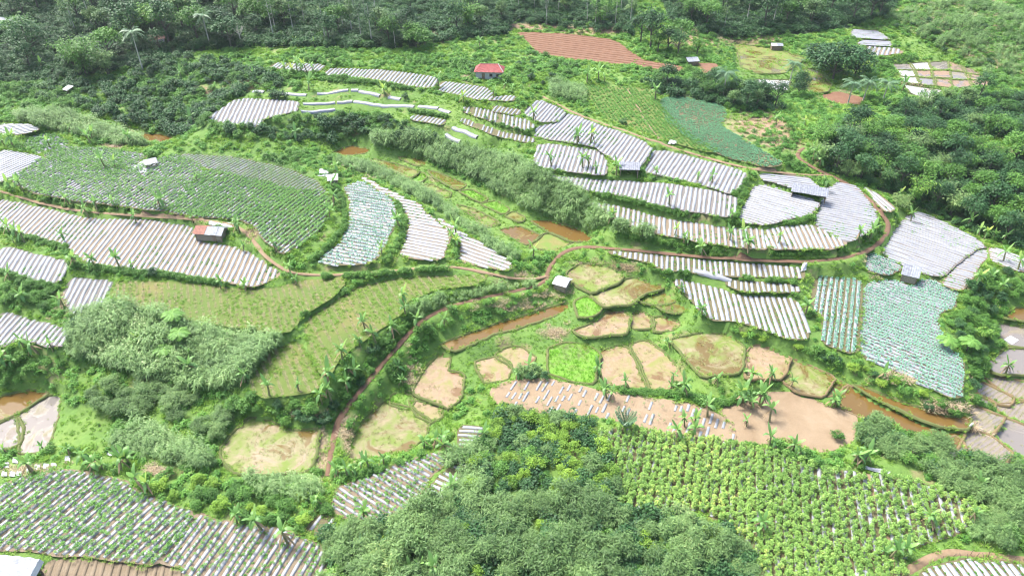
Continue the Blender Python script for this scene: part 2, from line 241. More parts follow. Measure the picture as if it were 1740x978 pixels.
# ------------------------------------------------------------------ projection between photo pixels and the ground
def ray(px, py):
    px = np.asarray(px, float); py = np.asarray(py, float)
    a = (px - 870) / FPX; b = (489 - py) / FPX
    return np.stack([a, math.cos(PITCH) + b * math.sin(PITCH), -math.sin(PITCH) + b * math.cos(PITCH)], -1)
def on_plane(px, py, z):
    d = ray(px, py)
    t = (z - CAM_H) / d[..., 2]
    return np.stack([d[..., 0] * t, d[..., 1] * t], -1)
def to_pixel(p):
    p = np.asarray(p, float)
    x, y, z = p[..., 0], p[..., 1], p[..., 2] - CAM_H
    dep = y * math.cos(PITCH) - z * math.sin(PITCH)
    up = y * math.sin(PITCH) + z * math.cos(PITCH)
    return np.stack([870 + FPX * x / dep, 489 - FPX * up / dep], -1)
def inside(pts, poly):
    x, y = pts[..., 0], pts[..., 1]
    c = np.zeros(x.shape, bool)
    for i in range(len(poly)):
        x1, y1 = poly[i]; x2, y2 = poly[i - 1]
        if y1 == y2: continue
        c ^= ((y1 > y) != (y2 > y)) & (x < (x2 - x1) * (y - y1) / (y2 - y1) + x1)
    return c
def chaikin(p, n=2, closed=True):
    p = np.asarray(p, float)
    for _ in range(n):
        if closed:
            q = np.roll(p, -1, 0)
            p = np.stack([p * .88 + q * .12, p * .12 + q * .88], 1).reshape(-1, 2)
        else:
            a, b = p[:-1], p[1:]
            m = np.stack([a * .75 + b * .25, a * .25 + b * .75], 1).reshape(-1, 2)
            p = np.vstack([p[:1], m, p[-1:]])
    return p
def resample(p, step, closed=False):
    p = np.asarray(p, float)
    if closed: p = np.vstack([p, p[:1]])
    s = np.r_[0, np.cumsum(np.hypot(*np.diff(p[:, :2], axis=0).T))]
    n = max(2, int(round(s[-1] / step)) + 1)
    t = np.linspace(0, s[-1], n)
    if closed: t = t[:-1]
    return np.stack([np.interp(t, s, p[:, k]) for k in range(p.shape[1])], -1)

# value noise for shapes and placement
_NT = np.random.default_rng(5).random((64, 64))
def vnoise(x, y):
    x = np.asarray(x, float); y = np.asarray(y, float)
    xi = np.floor(x).astype(int); yi = np.floor(y).astype(int)
    fx = x - xi; fy = y - yi
    fx = fx * fx * (3 - 2 * fx); fy = fy * fy * (3 - 2 * fy)
    g = lambda i, j: _NT[i % 64, j % 64]
    return (g(xi, yi) * (1 - fx) + g(xi + 1, yi) * fx) * (1 - fy) + (g(xi, yi + 1) * (1 - fx) + g(xi + 1, yi + 1) * fx) * fy
def fnoise(x, y):
    return .55 * vnoise(x, y) + .3 * vnoise(x * 2.1 + 7, y * 2.1 + 3) + .15 * vnoise(x * 4.3 + 1, y * 4.3 + 9)

# plots as world polygons
POLY = {}
for k, v in list(FIELDS.items()) + list(PADDIES.items()):
    w = on_plane(*np.array(v[0], float).T, v[1])
    w = resample(chaikin(w, 1) if k in FIELDS else w, 0.9, True)
    t = np.roll(w, -1, 0) - np.roll(w, 1, 0); t /= np.maximum(np.hypot(t[:, 0], t[:, 1])[:, None], 1e-6)
    ar = .5 * np.sum(w[:, 0] * np.roll(w[:, 1], -1) - np.roll(w[:, 0], -1) * w[:, 1])
    w = w + np.stack([t[:, 1], -t[:, 0]], -1) * ((.6 if k in FIELDS else .5) * np.sign(ar))
    nx = (fnoise(w[:, 0] * .3, w[:, 1] * .3) - .5) * 1.5
    ny = (fnoise(w[:, 0] * .3 + 31, w[:, 1] * .3 + 17) - .5) * 1.5
    hx = (vnoise(w[:, 0] * 1.1, w[:, 1] * 1.1) - .5) * .6; hy = (vnoise(w[:, 0] * 1.1 + 9, w[:, 1] * 1.1 + 4) - .5) * .6
    am = .55 if k in FIELDS else .5
    POLY[k] = (w + am * np.stack([nx + hx, ny + hy], -1), v[1])

# ------------------------------------------------------------------ terrain heights: terraces flat, banks spanned between them
STEP = 0.7
X0, X1, Y0, Y1 = -276.0, 276.0, 34.0, 388.0
NX = int((X1 - X0) / STEP) + 1; NY = int((Y1 - Y0) / STEP) + 1
gx = X0 + STEP * np.arange(NX); gy = Y0 + STEP * np.arange(NY)
Zs = np.zeros((NY, NX), np.float32); KN = np.zeros((NY, NX), bool); OCC = np.zeros((NY, NX), np.uint8)
def stamp(poly, z, code):
    i0 = max(0, int((poly[:, 0].min() - X0) / STEP)); i1 = min(NX, int((poly[:, 0].max() - X0) / STEP) + 2)
    j0 = max(0, int((poly[:, 1].min() - Y0) / STEP)); j1 = min(NY, int((poly[:, 1].max() - Y0) / STEP) + 2)
    if i1 <= i0 or j1 <= j0: return
    gxx, gyy = np.meshgrid(gx[i0:i1], gy[j0:j1])
    m = inside(np.stack([gxx, gyy], -1), poly)
    Zs[j0:j1, i0:i1][m] = z; KN[j0:j1, i0:i1][m] = True; OCC[j0:j1, i0:i1][m] = code
for k, (w, z) in POLY.items(): stamp(w, z, 1 if k in FIELDS else 2)
for (hx, hy, hz) in HINTS:
    p = on_plane(hx, hy, hz)
    i = int(round((p[0] - X0) / STEP)); j = int(round((p[1] - Y0) / STEP))
    if 2 <= i < NX - 2 and 2 <= j < NY - 2:
        m = ~KN[j - 2:j + 3, i - 2:i + 3]
        Zs[j - 2:j + 3, i - 2:i + 3][m] = hz; KN[j - 2:j + 3, i - 2:i + 3] |= m
strip_paths = []
def relax(z, kn, it):
    z = z.copy(); fixed = z[kn]
    for _ in range(it):
        p = np.pad(z, 1, mode='edge')
        z = .25 * (p[:-2, 1:-1] + p[2:, 1:-1] + p[1:-1, :-2] + p[1:-1, 2:])
        z[kn] = fixed
    return z
def solve(z, kn):
    ny, nx = z.shape
    if min(ny, nx) < 24:
        s = np.where(kn, z, z[kn].mean() if kn.any() else 10).astype(np.float32)
        return relax(s, kn, 400)
    ey, ex = ny + ny % 2, nx + nx % 2
    zp = np.pad(np.where(kn, z, 0), ((0, ey - ny), (0, ex - nx))); kp = np.pad(kn, ((0, ey - ny), (0, ex - nx))).astype(np.float32)
    c = kp.reshape(ey // 2, 2, ex // 2, 2).sum((1, 3)); s = zp.reshape(ey // 2, 2, ex // 2, 2).sum((1, 3))
    zc = solve(np.where(c > 0, s / np.maximum(c, 1), 0).astype(np.float32), c > 0)
    up = np.repeat(np.repeat(zc, 2, 0), 2, 1)[:ny, :nx]
    return relax(np.where(kn, z, up).astype(np.float32), kn, 60)
Z = solve(Zs, KN)
gxx, gyy = np.meshgrid(gx, gy)
bump = (fnoise(gxx * .09, gyy * .09) - .5) * 1.6 + (fnoise(gxx * .4, gyy * .4) - .5) * .7
d = KN.astype(np.float32)                                       # fade the bumps in away from the plots
for _ in range(5):
    p = np.pad(d, 1, mode='edge')
    d = (p[:-2, 1:-1] + p[2:, 1:-1] + p[1:-1, :-2] + p[1:-1, 2:] + d) / 5
Z = Z + bump * np.clip(1 - 1.6 * d, 0, 1) * (~KN)
def zat(x, y):
    u = np.clip((np.asarray(x) - X0) / STEP, 0, NX - 1.001); v = np.clip((np.asarray(y) - Y0) / STEP, 0, NY - 1.001)
    i = u.astype(int); j = v.astype(int); fu = u - i; fv = v - j
    return (Z[j, i] * (1 - fu) + Z[j, i + 1] * fu) * (1 - fv) + (Z[j + 1, i] * (1 - fu) + Z[j + 1, i + 1] * fu) * fv
def occ(x, y):
    i = np.clip(np.round((np.asarray(x) - X0) / STEP).astype(int), 0, NX - 1); j = np.clip(np.round((np.asarray(y) - Y0) / STEP).astype(int), 0, NY - 1)
    return OCC[j, i]
def ground(px, py):
    """first point of the ground along the line of sight through a photo pixel"""
    d = ray(px, py)
    shp = d.shape[:-1]; d = d.reshape(-1, 3)
    t0 = (38 - CAM_H) / d[:, 2]; t1 = (-6 - CAM_H) / d[:, 2]
    res = t1.copy(); done = np.zeros(len(d), bool)
    for s in np.linspace(0, 1, 420):
        t = t0 + (t1 - t0) * s
        hit = (~done) & (CAM_H + d[:, 2] * t <= zat(d[:, 0] * t, d[:, 1] * t))
        res[hit] = t[hit]; done |= hit
    x, y = d[:, 0] * res, d[:, 1] * res
    return np.stack([x, y, zat(x, y)], -1).reshape(shp + (3,))

# carve the footpaths level into the slopes
for s_ in STRIPS:
    g_ = ground(*np.array(s_, float).T)
    for t_ in np.linspace(0, 1, 60):
        x_, y_ = g_[0, :2] * (1 - t_) + g_[1, :2] * t_
        i = int(round((x_ - X0) / STEP)); j = int(round((y_ - Y0) / STEP)); o = OCC[j - 2:j + 2, i - 1:i + 2]; o[o == 0] = 4
PATHW = []
for pts, wd in PATHS:
    q = chaikin(np.array(pts, float), 2, False)
    g = ground(q[:, 0], q[:, 1])
    keep = np.r_[True, np.hypot(*np.diff(g[:, :2], axis=0).T) < 25]
    g = resample(g[keep][:, :2], 0.8)
    g = np.stack([np.convolve(np.pad(g[:, k], 2, mode='edge'), np.ones(5) / 5, 'valid') for k in (0, 1)], -1)
    z = zat(g[:, 0], g[:, 1])
    z = np.convolve(np.pad(z, 5, mode='edge'), np.ones(11) / 11, 'valid')
    PATHW.append((np.column_stack([g, z]), wd))
for g, wd in PATHW:
    for (x, y, z) in g:
        i = int((x - X0) / STEP); j = int((y - Y0) / STEP); k = 4
        if i < k or j < k or i >= NX - k or j >= NY - k: continue
        sl = (slice(j - k, j + k + 1), slice(i - k, i + k + 1))
        dd = np.hypot(gxx[sl] - x, gyy[sl] - y)
        w = np.clip((2.4 - dd) / 1.2, 0, 1)
        w[(OCC[sl] == 1) | (OCC[sl] == 2)] *= 0
        Z[sl] = Z[sl] * (1 - w) + z * w
        o = OCC[sl]; o[(dd < wd * .5 + .25) & (o == 0)] = 3
_o = np.pad(OCC > 0, 1); NEAR = _o[:-2, 1:-1] | _o[2:, 1:-1] | _o[1:-1, :-2] | _o[1:-1, 2:] | _o[1:-1, 1:-1]
ZTERR = Z.copy()
ZTERR[(OCC == 1) | (OCC == 2)] -= .12
# ------------------------------------------------------------------ mesh and object helpers
def mesh_from(name, V, F, mat=None, smooth=False, var=None, fmat=None, mats=None):
    me = bpy.data.meshes.new(name)
    V = np.asarray(V, np.float32)
    if isinstance(F, np.ndarray):
        n, k = F.shape
        me.vertices.add(len(V)); me.vertices.foreach_set('co', V.ravel())
        me.loops.add(n * k); me.loops.foreach_set('vertex_index', F.ravel().astype(np.int32))
        me.polygons.add(n)
        me.polygons.foreach_set('loop_start', (np.arange(n) * k).astype(np.int32))
        me.polygons.foreach_set('loop_total', np.full(n, k, np.int32))
        me.update(calc_edges=True)
    else:
        me.from_pydata(V.tolist(), [], F); me.update()
    if mats:
        for m in mats: me.materials.append(m)
        if fmat is not None: me.polygons.foreach_set('material_index', np.asarray(fmat, np.int32))
    elif mat: me.materials.append(mat)
    if var is not None:
        a = me.attributes.new('var', 'FLOAT', 'FACE'); a.data.foreach_set('value', np.asarray(var, np.float32))
    if smooth: me.polygons.foreach_set('use_smooth', np.ones(len(me.polygons), bool))
    return me
def link(name, data, parent=None, loc=(0, 0, 0), rz=0, sc=1):
    o = bpy.data.objects.new(name, data)
    COL.objects.link(o)
    o.location = loc; o.rotation_euler = (0, 0, rz)
    o.scale = (sc, sc, sc) if np.isscalar(sc) else sc
    if parent is not None: o.parent = parent
    return o
def tag(o, label=None, cat=None, group=None, kind=None):
    if label: o['label'] = label
    if cat: o['category'] = cat
    if group: o['group'] = group
    if kind: o['kind'] = kind
    return o
class MB:
    """collects polygons of one mesh"""
    def __init__(s): s.v = []; s.f = []; s.m = []
    def add(s, V, F, m=0):
        b = len(s.v); s.v += [tuple(map(float, p)) for p in V]; s.f += [tuple(b + i for i in f) for f in F]; s.m += [m] * len(F); return s
    def box(s, c, d, m=0, rz=0):
        cx, cyy, cz = c; a, b, h = d[0] / 2, d[1] / 2, d[2] / 2
        co, si = math.cos(rz), math.sin(rz)
        V = [(cx + x * co - y * si, cyy + x * si + y * co, cz + z) for x, y, z in
             [(-a, -b, -h), (a, -b, -h), (a, b, -h), (-a, b, -h), (-a, -b, h), (a, -b, h), (a, b, h), (-a, b, h)]]
        return s.add(V, [(3, 2, 1, 0), (4, 5, 6, 7), (0, 1, 5, 4), (1, 2, 6, 5), (2, 3, 7, 6), (3, 0, 4, 7)], m)
    def tube(s, pts, rad, n=6, m=0, cap=True):
        pts = [Vector(p) for p in pts]
        V = []; F = []
        for i, p in enumerate(pts):
            t = (pts[min(i + 1, len(pts) - 1)] - pts[max(i - 1, 0)]).normalized()
            u = t.cross(Vector((0, 0, 1)) if abs(t.z) < .9 else Vector((1, 0, 0))).normalized(); w = t.cross(u)
            r = rad[i] if hasattr(rad, '__len__') else rad
            for k in range(n):
                a = 2 * math.pi * k / n
                V.append(p + u * (r * math.cos(a)) + w * (r * math.sin(a)))
        for i in range(len(pts) - 1):
            for k in range(n):
                F.append((i * n + k, i * n + (k + 1) % n, (i + 1) * n + (k + 1) % n, (i + 1) * n + k))
        if cap: F.append(tuple(range((len(pts) - 1) * n, len(pts) * n)))
        return s.add(V, F, m)
    def slab(s, quad, th, m=0):
        """a sheet given by its outline, with thickness downwards along its normal"""
        q = [Vector(p) for p in quad]
        nrm = (q[1] - q[0]).cross(q[2] - q[0]).normalized()
        if nrm.z < 0: q.reverse(); nrm = -nrm
        n = len(q)
        return s.add(q + [p - nrm * th for p in q], [tuple(range(n)), tuple(range(2 * n - 1, n - 1, -1))] + [(i, n + i, n + (i + 1) % n, (i + 1) % n) for i in range(n)], m)
    def mesh(s, name, mat=None, mats=None, smooth=False):
        return mesh_from(name, s.v, s.f, mat, smooth, None, s.m, mats)

# ------------------------------------------------------------------ materials
def new_mat(name):
    m = bpy.data.materials.new(name); m.use_nodes = True
    n = m.node_tree; b = n.nodes['Principled BSDF']
    return m, n, b
def N(n, t, **kw):
    x = n.nodes.new(t)
    for k, v in kw.items(): setattr(x, k, v)
    return x
def noise(n, scale, detail=4, rough=.55, coord='Object', dist=0):
    tc = N(n, 'ShaderNodeTexCoord') if coord != 'World' else None
    x = N(n, 'ShaderNodeTexNoise'); x.inputs['Scale'].default_value = scale; x.inputs['Detail'].default_value = detail
    x.inputs['Roughness'].default_value = rough; x.inputs['Distortion'].default_value = dist
    if coord == 'World':
        g = N(n, 'ShaderNodeNewGeometry'); n.links.new(g.outputs['Position'], x.inputs['Vector'])
    else: n.links.new(tc.outputs[coord], x.inputs['Vector'])
    return x
def ramp(n, fac, stops):
    r = N(n, 'ShaderNodeValToRGB'); e = r.color_ramp.elements
    while len(e) < len(stops): e.new(.5)
    for s, (p, c) in zip(e, stops): s.position = p; s.color = (*c, 1)
    n.links.new(fac, r.inputs[0]); return r
def mixc(n, fac, a, b):
    x = N(n, 'ShaderNodeMix', data_type='RGBA')
    if isinstance(fac, float): x.inputs[0].default_value = fac
    else: n.links.new(fac, x.inputs[0])
    for s, c in ((6, a), (7, b)):
        if isinstance(c, tuple): x.inputs[s].default_value = (*c, 1)
        else: n.links.new(c, x.inputs[s])
    return x.outputs[2]
def bumpn(n, b, h, strength=.4, dist=.1):
    x = N(n, 'ShaderNodeBump'); x.inputs['Strength'].default_value = strength; x.inputs['Distance'].default_value = dist
    n.links.new(h, x.inputs['Height']); n.links.new(x.outputs[0], b.inputs['Normal'])
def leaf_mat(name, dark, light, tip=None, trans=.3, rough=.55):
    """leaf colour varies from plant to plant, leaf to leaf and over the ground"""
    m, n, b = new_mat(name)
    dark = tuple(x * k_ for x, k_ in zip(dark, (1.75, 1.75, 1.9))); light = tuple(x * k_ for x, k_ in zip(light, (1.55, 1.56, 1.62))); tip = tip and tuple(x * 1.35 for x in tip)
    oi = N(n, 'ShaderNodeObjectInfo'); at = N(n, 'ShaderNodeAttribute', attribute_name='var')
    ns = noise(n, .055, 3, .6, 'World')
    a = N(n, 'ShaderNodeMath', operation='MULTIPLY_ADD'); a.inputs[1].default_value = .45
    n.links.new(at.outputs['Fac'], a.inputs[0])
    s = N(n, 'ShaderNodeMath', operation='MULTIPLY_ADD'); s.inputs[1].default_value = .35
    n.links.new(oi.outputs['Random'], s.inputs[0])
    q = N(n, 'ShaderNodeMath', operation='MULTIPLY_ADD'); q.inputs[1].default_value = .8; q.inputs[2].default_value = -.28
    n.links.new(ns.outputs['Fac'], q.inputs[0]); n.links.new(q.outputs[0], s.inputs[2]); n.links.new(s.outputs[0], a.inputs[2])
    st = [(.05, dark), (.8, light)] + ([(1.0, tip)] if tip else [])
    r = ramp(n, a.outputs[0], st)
    n.links.new(r.outputs[0], b.inputs['Base Color'])
    b.inputs['Roughness'].default_value = rough; b.inputs['Specular IOR Level'].default_value = .35
    if trans:
        tr = N(n, 'ShaderNodeBsdfTranslucent'); mx = N(n, 'ShaderNodeMixShader'); mx.inputs[0].default_value = trans
        n.links.new(r.outputs[0], tr.inputs[0]); n.links.new(b.outputs[0], mx.inputs[1]); n.links.new(tr.outputs[0], mx.inputs[2])
        n.links.new(mx.outputs[0], n.nodes['Material Output'].inputs[0])
    return m
def soil_mat(name, c1, c2, c3=None, scale=.5, rough=.9, wet=0.0):
    m, n, b = new_mat(name)
    c1, c2, c3 = [c and tuple(x * .56 for x in c) for c in (c1, c2, c3)]
    a = noise(n, scale, 6, .65, 'World', .4); f = noise(n, 6, 4, .7, 'World')
    r = ramp(n, a.outputs['Fac'], [(.3, c1), (.55, c2)] + ([(.72, c3)] if c3 else []))
    c = mixc(n, f.outputs['Fac'], r.outputs[0], tuple(x * .62 for x in c2))
    n.links.new(c, b.inputs['Base Color']); b.inputs['Roughness'].default_value = rough
    bumpn(n, b, f.outputs['Fac'], .6, .12)
    return m
def plain_mat(name, c, rough=.7, var=.25, scale=1.5, metal=0, bump=.2):
    m, n, b = new_mat(name)
    a = noise(n, scale, 5, .65)
    r = ramp(n, a.outputs['Fac'], [(.3, tuple(x * (1 - var) for x in c)), (.7, tuple(min(1, x * (1 + var)) for x in c))])
    n.links.new(r.outputs[0], b.inputs['Base Color']); b.inputs['Roughness'].default_value = rough; b.inputs['Metallic'].default_value = metal
    if bump: bumpn(n, b, a.outputs['Fac'], bump, .05)
    return m
def paddy_mat(name, mud, mud2, water, level, veg=None, vegl=.6, rowdir=None):
    """drained mud with standing water in its hollows, perhaps a film of green"""
    m, n, b = new_mat(name)
    mud, mud2, water = [tuple(x * .56 for x in c) for c in (mud, mud2, water)]; veg = veg and tuple(x * .75 for x in veg)
    a = noise(n, .13, 7, .68, 'World', 1.2); f = noise(n, 1.6, 6, .7, 'World'); g = noise(n, .3, 6, .65, 'World', .8)
    c = ramp(n, f.outputs['Fac'], [(.35, mud), (.65, mud2)]).outputs[0]
    if veg:
        v = ramp(n, g.outputs['Fac'], [(vegl - .12, (0, 0, 0)), (vegl + .12, (1, 1, 1))])
        c = mixc(n, v.outputs[0], c, veg)
    wm = ramp(n, a.outputs['Fac'], [(level - .05, (1, 1, 1)), (level + .05, (0, 0, 0))])
    c2 = mixc(n, wm.outputs[0], c, water)
    n.links.new(c2, b.inputs['Base Color'])
    rr = N(n, 'ShaderNodeMapRange'); rr.inputs['To Min'].default_value = .75; rr.inputs['To Max'].default_value = .06
    n.links.new(wm.outputs[0], rr.inputs['Value']); n.links.new(rr.outputs[0], b.inputs['Roughness'])
    b.inputs['IOR'].default_value = 1.38
    bn = N(n, 'ShaderNodeMath', operation='MULTIPLY'); iv = N(n, 'ShaderNodeInvert'); n.links.new(wm.outputs[0], iv.inputs['Color'])
    n.links.new(f.outputs['Fac'], bn.inputs[0]); n.links.new(iv.outputs[0], bn.inputs[1]); bumpn(n, b, bn.outputs[0], .35, .08)
    return m

M = {}
M['grass'] = leaf_mat('grass_blades', (.045, .125, .013), (.18, .30, .04), (.46, .43, .17), .35)
M['weed'] = leaf_mat('weed_leaves', (.026, .09, .014), (.105, .235, .035), (.2, .31, .07), .3)
M['leaf_dark'] = leaf_mat('dark_foliage', (.007, .027, .009), (.035, .095, .025), (.09, .17, .04), .22)
M['leaf_mid'] = leaf_mat('mid_foliage', (.016, .055, .009), (.085, .19, .028), (.19, .30, .05), .28)
M['leaf_lime'] = leaf_mat('yellow_green_foliage', (.03, .085, .009), (.17, .28, .03), (.30, .36, .07), .32)
M['leaf_grey'] = leaf_mat('grey_green_foliage', (.022, .055, .014), (.12, .20, .058), (.27, .33, .12), .25)
M['reed'] = leaf_mat('reed_blades', (.022, .06, .016), (.15, .245, .075), (.42, .47, .24), .3)
M['banana'] = leaf_mat('banana_leaf', (.03, .09, .022), (.16, .28, .075), (.36, .44, .08), .35, .4)
M['palm'] = leaf_mat('palm_frond', (.03, .075, .035), (.10, .17, .075), (.18, .23, .09), .2, .45)
M['cabbage'] = leaf_mat('cabbage_leaf', (.08, .19, .12), (.21, .37, .25), (.32, .46, .34), .15, .5)
M['cabbage_dark'] = leaf_mat('dark_cabbage_leaf', (.045, .13, .065), (.13, .27, .13), (.22, .36, .20), .15, .5)
M['chili'] = leaf_mat('pepper_leaf', (.035, .11, .02), (.12, .25, .045), (.22, .30, .06), .25, .5)
M['bean'] = leaf_mat('bean_leaf', (.06, .14, .025), (.22, .335, .075), (.52, .50, .13), .35, .5)
M['fern'] = leaf_mat('fern_frond', (.06, .15, .03), (.14, .26, .05), None, .35)
M['straw'] = leaf_mat('dry_stalks', (.16, .12, .07), (.36, .29, .18), None, .2)
M['stubble'] = leaf_mat('rice_stubble', (.14, .15, .05), (.30, .29, .12), None, .2)
M['rice'] = leaf_mat('rice_seedling', (.08, .20, .02), (.20, .38, .04), None, .35)
M['bark'] = plain_mat('bark', (.085, .078, .06), .9, .4, 3, 0, .5)
M['pale_bark'] = plain_mat('pale_bark', (.42, .40, .35), .85, .3, 3, 0, .4)
M['pseudostem'] = plain_mat('banana_stem', (.20, .19, .09), .7, .45, 4, 0, .3)
M['dead_leaf'] = plain_mat('dead_banana_leaf', (.25, .18, .10), .9, .3, 4)
M['soil_tan'] = soil_mat('tan_soil', (.27, .20, .115), (.39, .30, .19), (.46, .38, .26))
M['soil_olive'] = soil_mat('weedy_soil', (.16, .15, .06), (.24, .21, .095), (.30, .24, .13))
M['soil_red'] = soil_mat('red_soil', (.26, .115, .055), (.36, .18, .095), (.42, .26, .16))
M['soil_grey'] = soil_mat('grey_soil', (.22, .195, .17), (.32, .285, .25), (.36, .34, .29))
M['soil_pale'] = soil_mat('pale_soil', (.36, .24, .13), (.52, .38, .23), (.62, .48, .32), .22)
M['soil_grass'] = soil_mat('grassy_soil', (.13, .25, .025), (.20, .28, .04), (.43, .30, .12), .15)
M['path'] = soil_mat('trodden_earth', (.36, .23, .125), (.48, .33, .19), (.52, .39, .25), .8)
M['path_red'] = soil_mat('red_trodden_earth', (.22, .12, .07), (.33, .19, .11), (.40, .26, .16), .8)
def mulch_mat(name, c, rough=.42):
    m, n, b = new_mat(name)
    a = noise(n, .9, 5, .7, 'World', .3); f = noise(n, 5, 3, .6, 'World')
    oi = N(n, 'ShaderNodeObjectInfo')
    r = ramp(n, a.outputs['Fac'], [(.28, tuple(x * .8 for x in c)), (.5, c), (.75, tuple(min(.92, x * 1.12) for x in c))])
    k = N(n, 'ShaderNodeMapRange'); k.inputs['To Min'].default_value = 0; k.inputs['To Max'].default_value = .22
    n.links.new(oi.outputs['Random'], k.inputs['Value'])
    c2 = mixc(n, k.outputs[0], r.outputs[0], (.25, .22, .19))
    sp = noise(n, 2.2, 4, .75, 'World'); d = ramp(n, sp.outputs['Fac'], [(.63, (0, 0, 0)), (.72, (1, 1, 1))])
    c3 = mixc(n, d.outputs[0], c2, (.24, .2, .15))
    n.links.new(c3, b.inputs['Base Color']); b.inputs['Roughness'].default_value = rough
    b.inputs['Specular IOR Level'].default_value = .5
    bumpn(n, b, f.outputs['Fac'], .5, .08)
    return m
M['mulch'] = mulch_mat('silver_plastic_mulch', (.255, .268, .292))
M['mulch_grey'] = mulch_mat('worn_plastic_mulch', (.225, .237, .26))
M['tarp'] = plain_mat('white_tarpaulin', (.36, .37, .39), .5, .12, 1.2, 0, .6)
M['tin'] = plain_mat('grey_corrugated_tin', (.21, .225, .245), .55, .35, 2.0, .1, .2)
M['tin_blue'] = plain_mat('blue_grey_tin', (.17, .18, .205), .6, .4, 2.0, .1, .2)
M['tin_rust'] = plain_mat('rusty_tin', (.24, .095, .06), .7, .4, 2.5, 0, .2)
M['tile_red'] = plain_mat('red_roof_tiles', (.27, .055, .05), .7, .3, 2.5, 0, .2)
M['tile_brown'] = plain_mat('brown_roof_tiles', (.26, .14, .11), .8, .3, 2.5, 0, .2)
M['white_wall'] = plain_mat('whitewashed_wall', (.36, .36, .36), .8, .1, 1.5, 0, .1)
M['wood'] = plain_mat('weathered_wood', (.20, .145, .10), .85, .35, 3, 0, .3)
M['bamboo_wall'] = plain_mat('woven_bamboo_wall', (.22, .19, .14), .85, .3, 5, 0, .4)
M['dark'] = plain_mat('dark_opening', (.03, .03, .035), .6, .2, 2, 0, 0)
M['blue'] = plain_mat('blue_plastic', (.03, .11, .42), .4, .15, 2, 0, 0)
M['stone'] = plain_mat('pale_stone', (.45, .43, .40), .85, .25, 2)
M['mud'] = paddy_mat('drained_paddy_mud', (.38, .265, .16), (.50, .365, .235), (.27, .165, .075), .42, (.24, .25, .07), .55)
M['mudgreen'] = paddy_mat('green_filmed_paddy_mud', (.40, .31, .19), (.50, .40, .26), (.22, .155, .05), .46, (.17, .23, .04), .46)
M['mudfar'] = paddy_mat('far_paddy_mud', (.34, .22, .14), (.44, .31, .21), (.30, .24, .19), .46)
M['brown'] = paddy_mat('brown_paddy_water', (.31, .19, .075), (.38, .26, .11), (.22, .135, .04), .62, (.17, .18, .04), .55)
M['olive'] = paddy_mat('olive_paddy', (.28, .26, .07), (.34, .31, .11), (.20, .165, .045), .48, (.15, .24, .04), .48)
M['green'] = paddy_mat('flooded_green_paddy', (.17, .26, .05), (.24, .33, .07), (.14, .19, .04), .42, (.15, .32, .03), .42)
M['sky'] = paddy_mat('shallow_paddy_water', (.31, .26, .21), (.38, .33, .28), (.30, .27, .24), .56, (.24, .22, .10), .58)  # greyed base colour carries part of the sky reflection
M['painted_sky'] = paddy_mat('sky_painted_paddy_water', (.40, .29, .22), (.50, .43, .38), (.66, .65, .64), .56)  # whitish water colour stands in for the reflected sky
M['seedbed'] = paddy_mat('rice_seedbed', (.30, .42, .03), (.36, .48, .05), (.28, .40, .03), .2)
M['tilled'] = paddy_mat('tilled_paddy', (.34, .28, .23), (.41, .35, .29), (.33, .29, .26), .50, (.26, .25, .10), .62)

# ground sheet material: grass earth mixed with bare earth on patches of its own
def ground_material():
    m, n, b = new_mat('grassy_ground')
    a = noise(n, .09, 6, .62, 'World', .4); f = noise(n, 1.3, 6, .7, 'World'); q = noise(n, .5, 5, .7, 'World')
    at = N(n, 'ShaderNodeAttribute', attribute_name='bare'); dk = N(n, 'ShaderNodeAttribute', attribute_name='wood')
    g = ramp(n, a.outputs['Fac'], [(.3, (.07, .15, .025)), (.5, (.12, .23, .035)), (.7, (.19, .28, .055))])
    g2 = mixc(n, f.outputs['Fac'], g.outputs[0], (.07, .13, .025))
    ld = noise(n, .16, 4, .6, 'World'); lr = ramp(n, ld.outputs['Fac'], [(.60, (0, 0, 0)), (.70, (.8, .8, .8))]); g2 = mixc(n, lr.outputs[0], g2, (.21, .175, .085))
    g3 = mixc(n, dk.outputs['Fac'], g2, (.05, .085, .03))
    s = ramp(n, q.outputs['Fac'], [(.3, (.16, .095, .055)), (.5, (.25, .16, .095)), (.7, (.30, .23, .145))])
    mu = N(n, 'ShaderNodeMath', operation='MULTIPLY_ADD'); mu.inputs[1].default_value = 1.7; n.links.new(at.outputs['Fac'], mu.inputs[0])
    su = N(n, 'ShaderNodeMath', operation='MULTIPLY_ADD'); su.inputs[1].default_value = 1.6; su.inputs[2].default_value = -1.15
    n.links.new(q.outputs['Fac'], su.inputs[0]); n.links.new(su.outputs[0], mu.inputs[2]); mu.use_clamp = True
    c = mixc(n, mu.outputs[0], g3, s.outputs[0])
    n.links.new(c, b.inputs['Base Color']); b.inputs['Roughness'].default_value = .95
    bumpn(n, b, f.outputs['Fac'], .8, .3)
    return m
M['ground'] = ground_material()
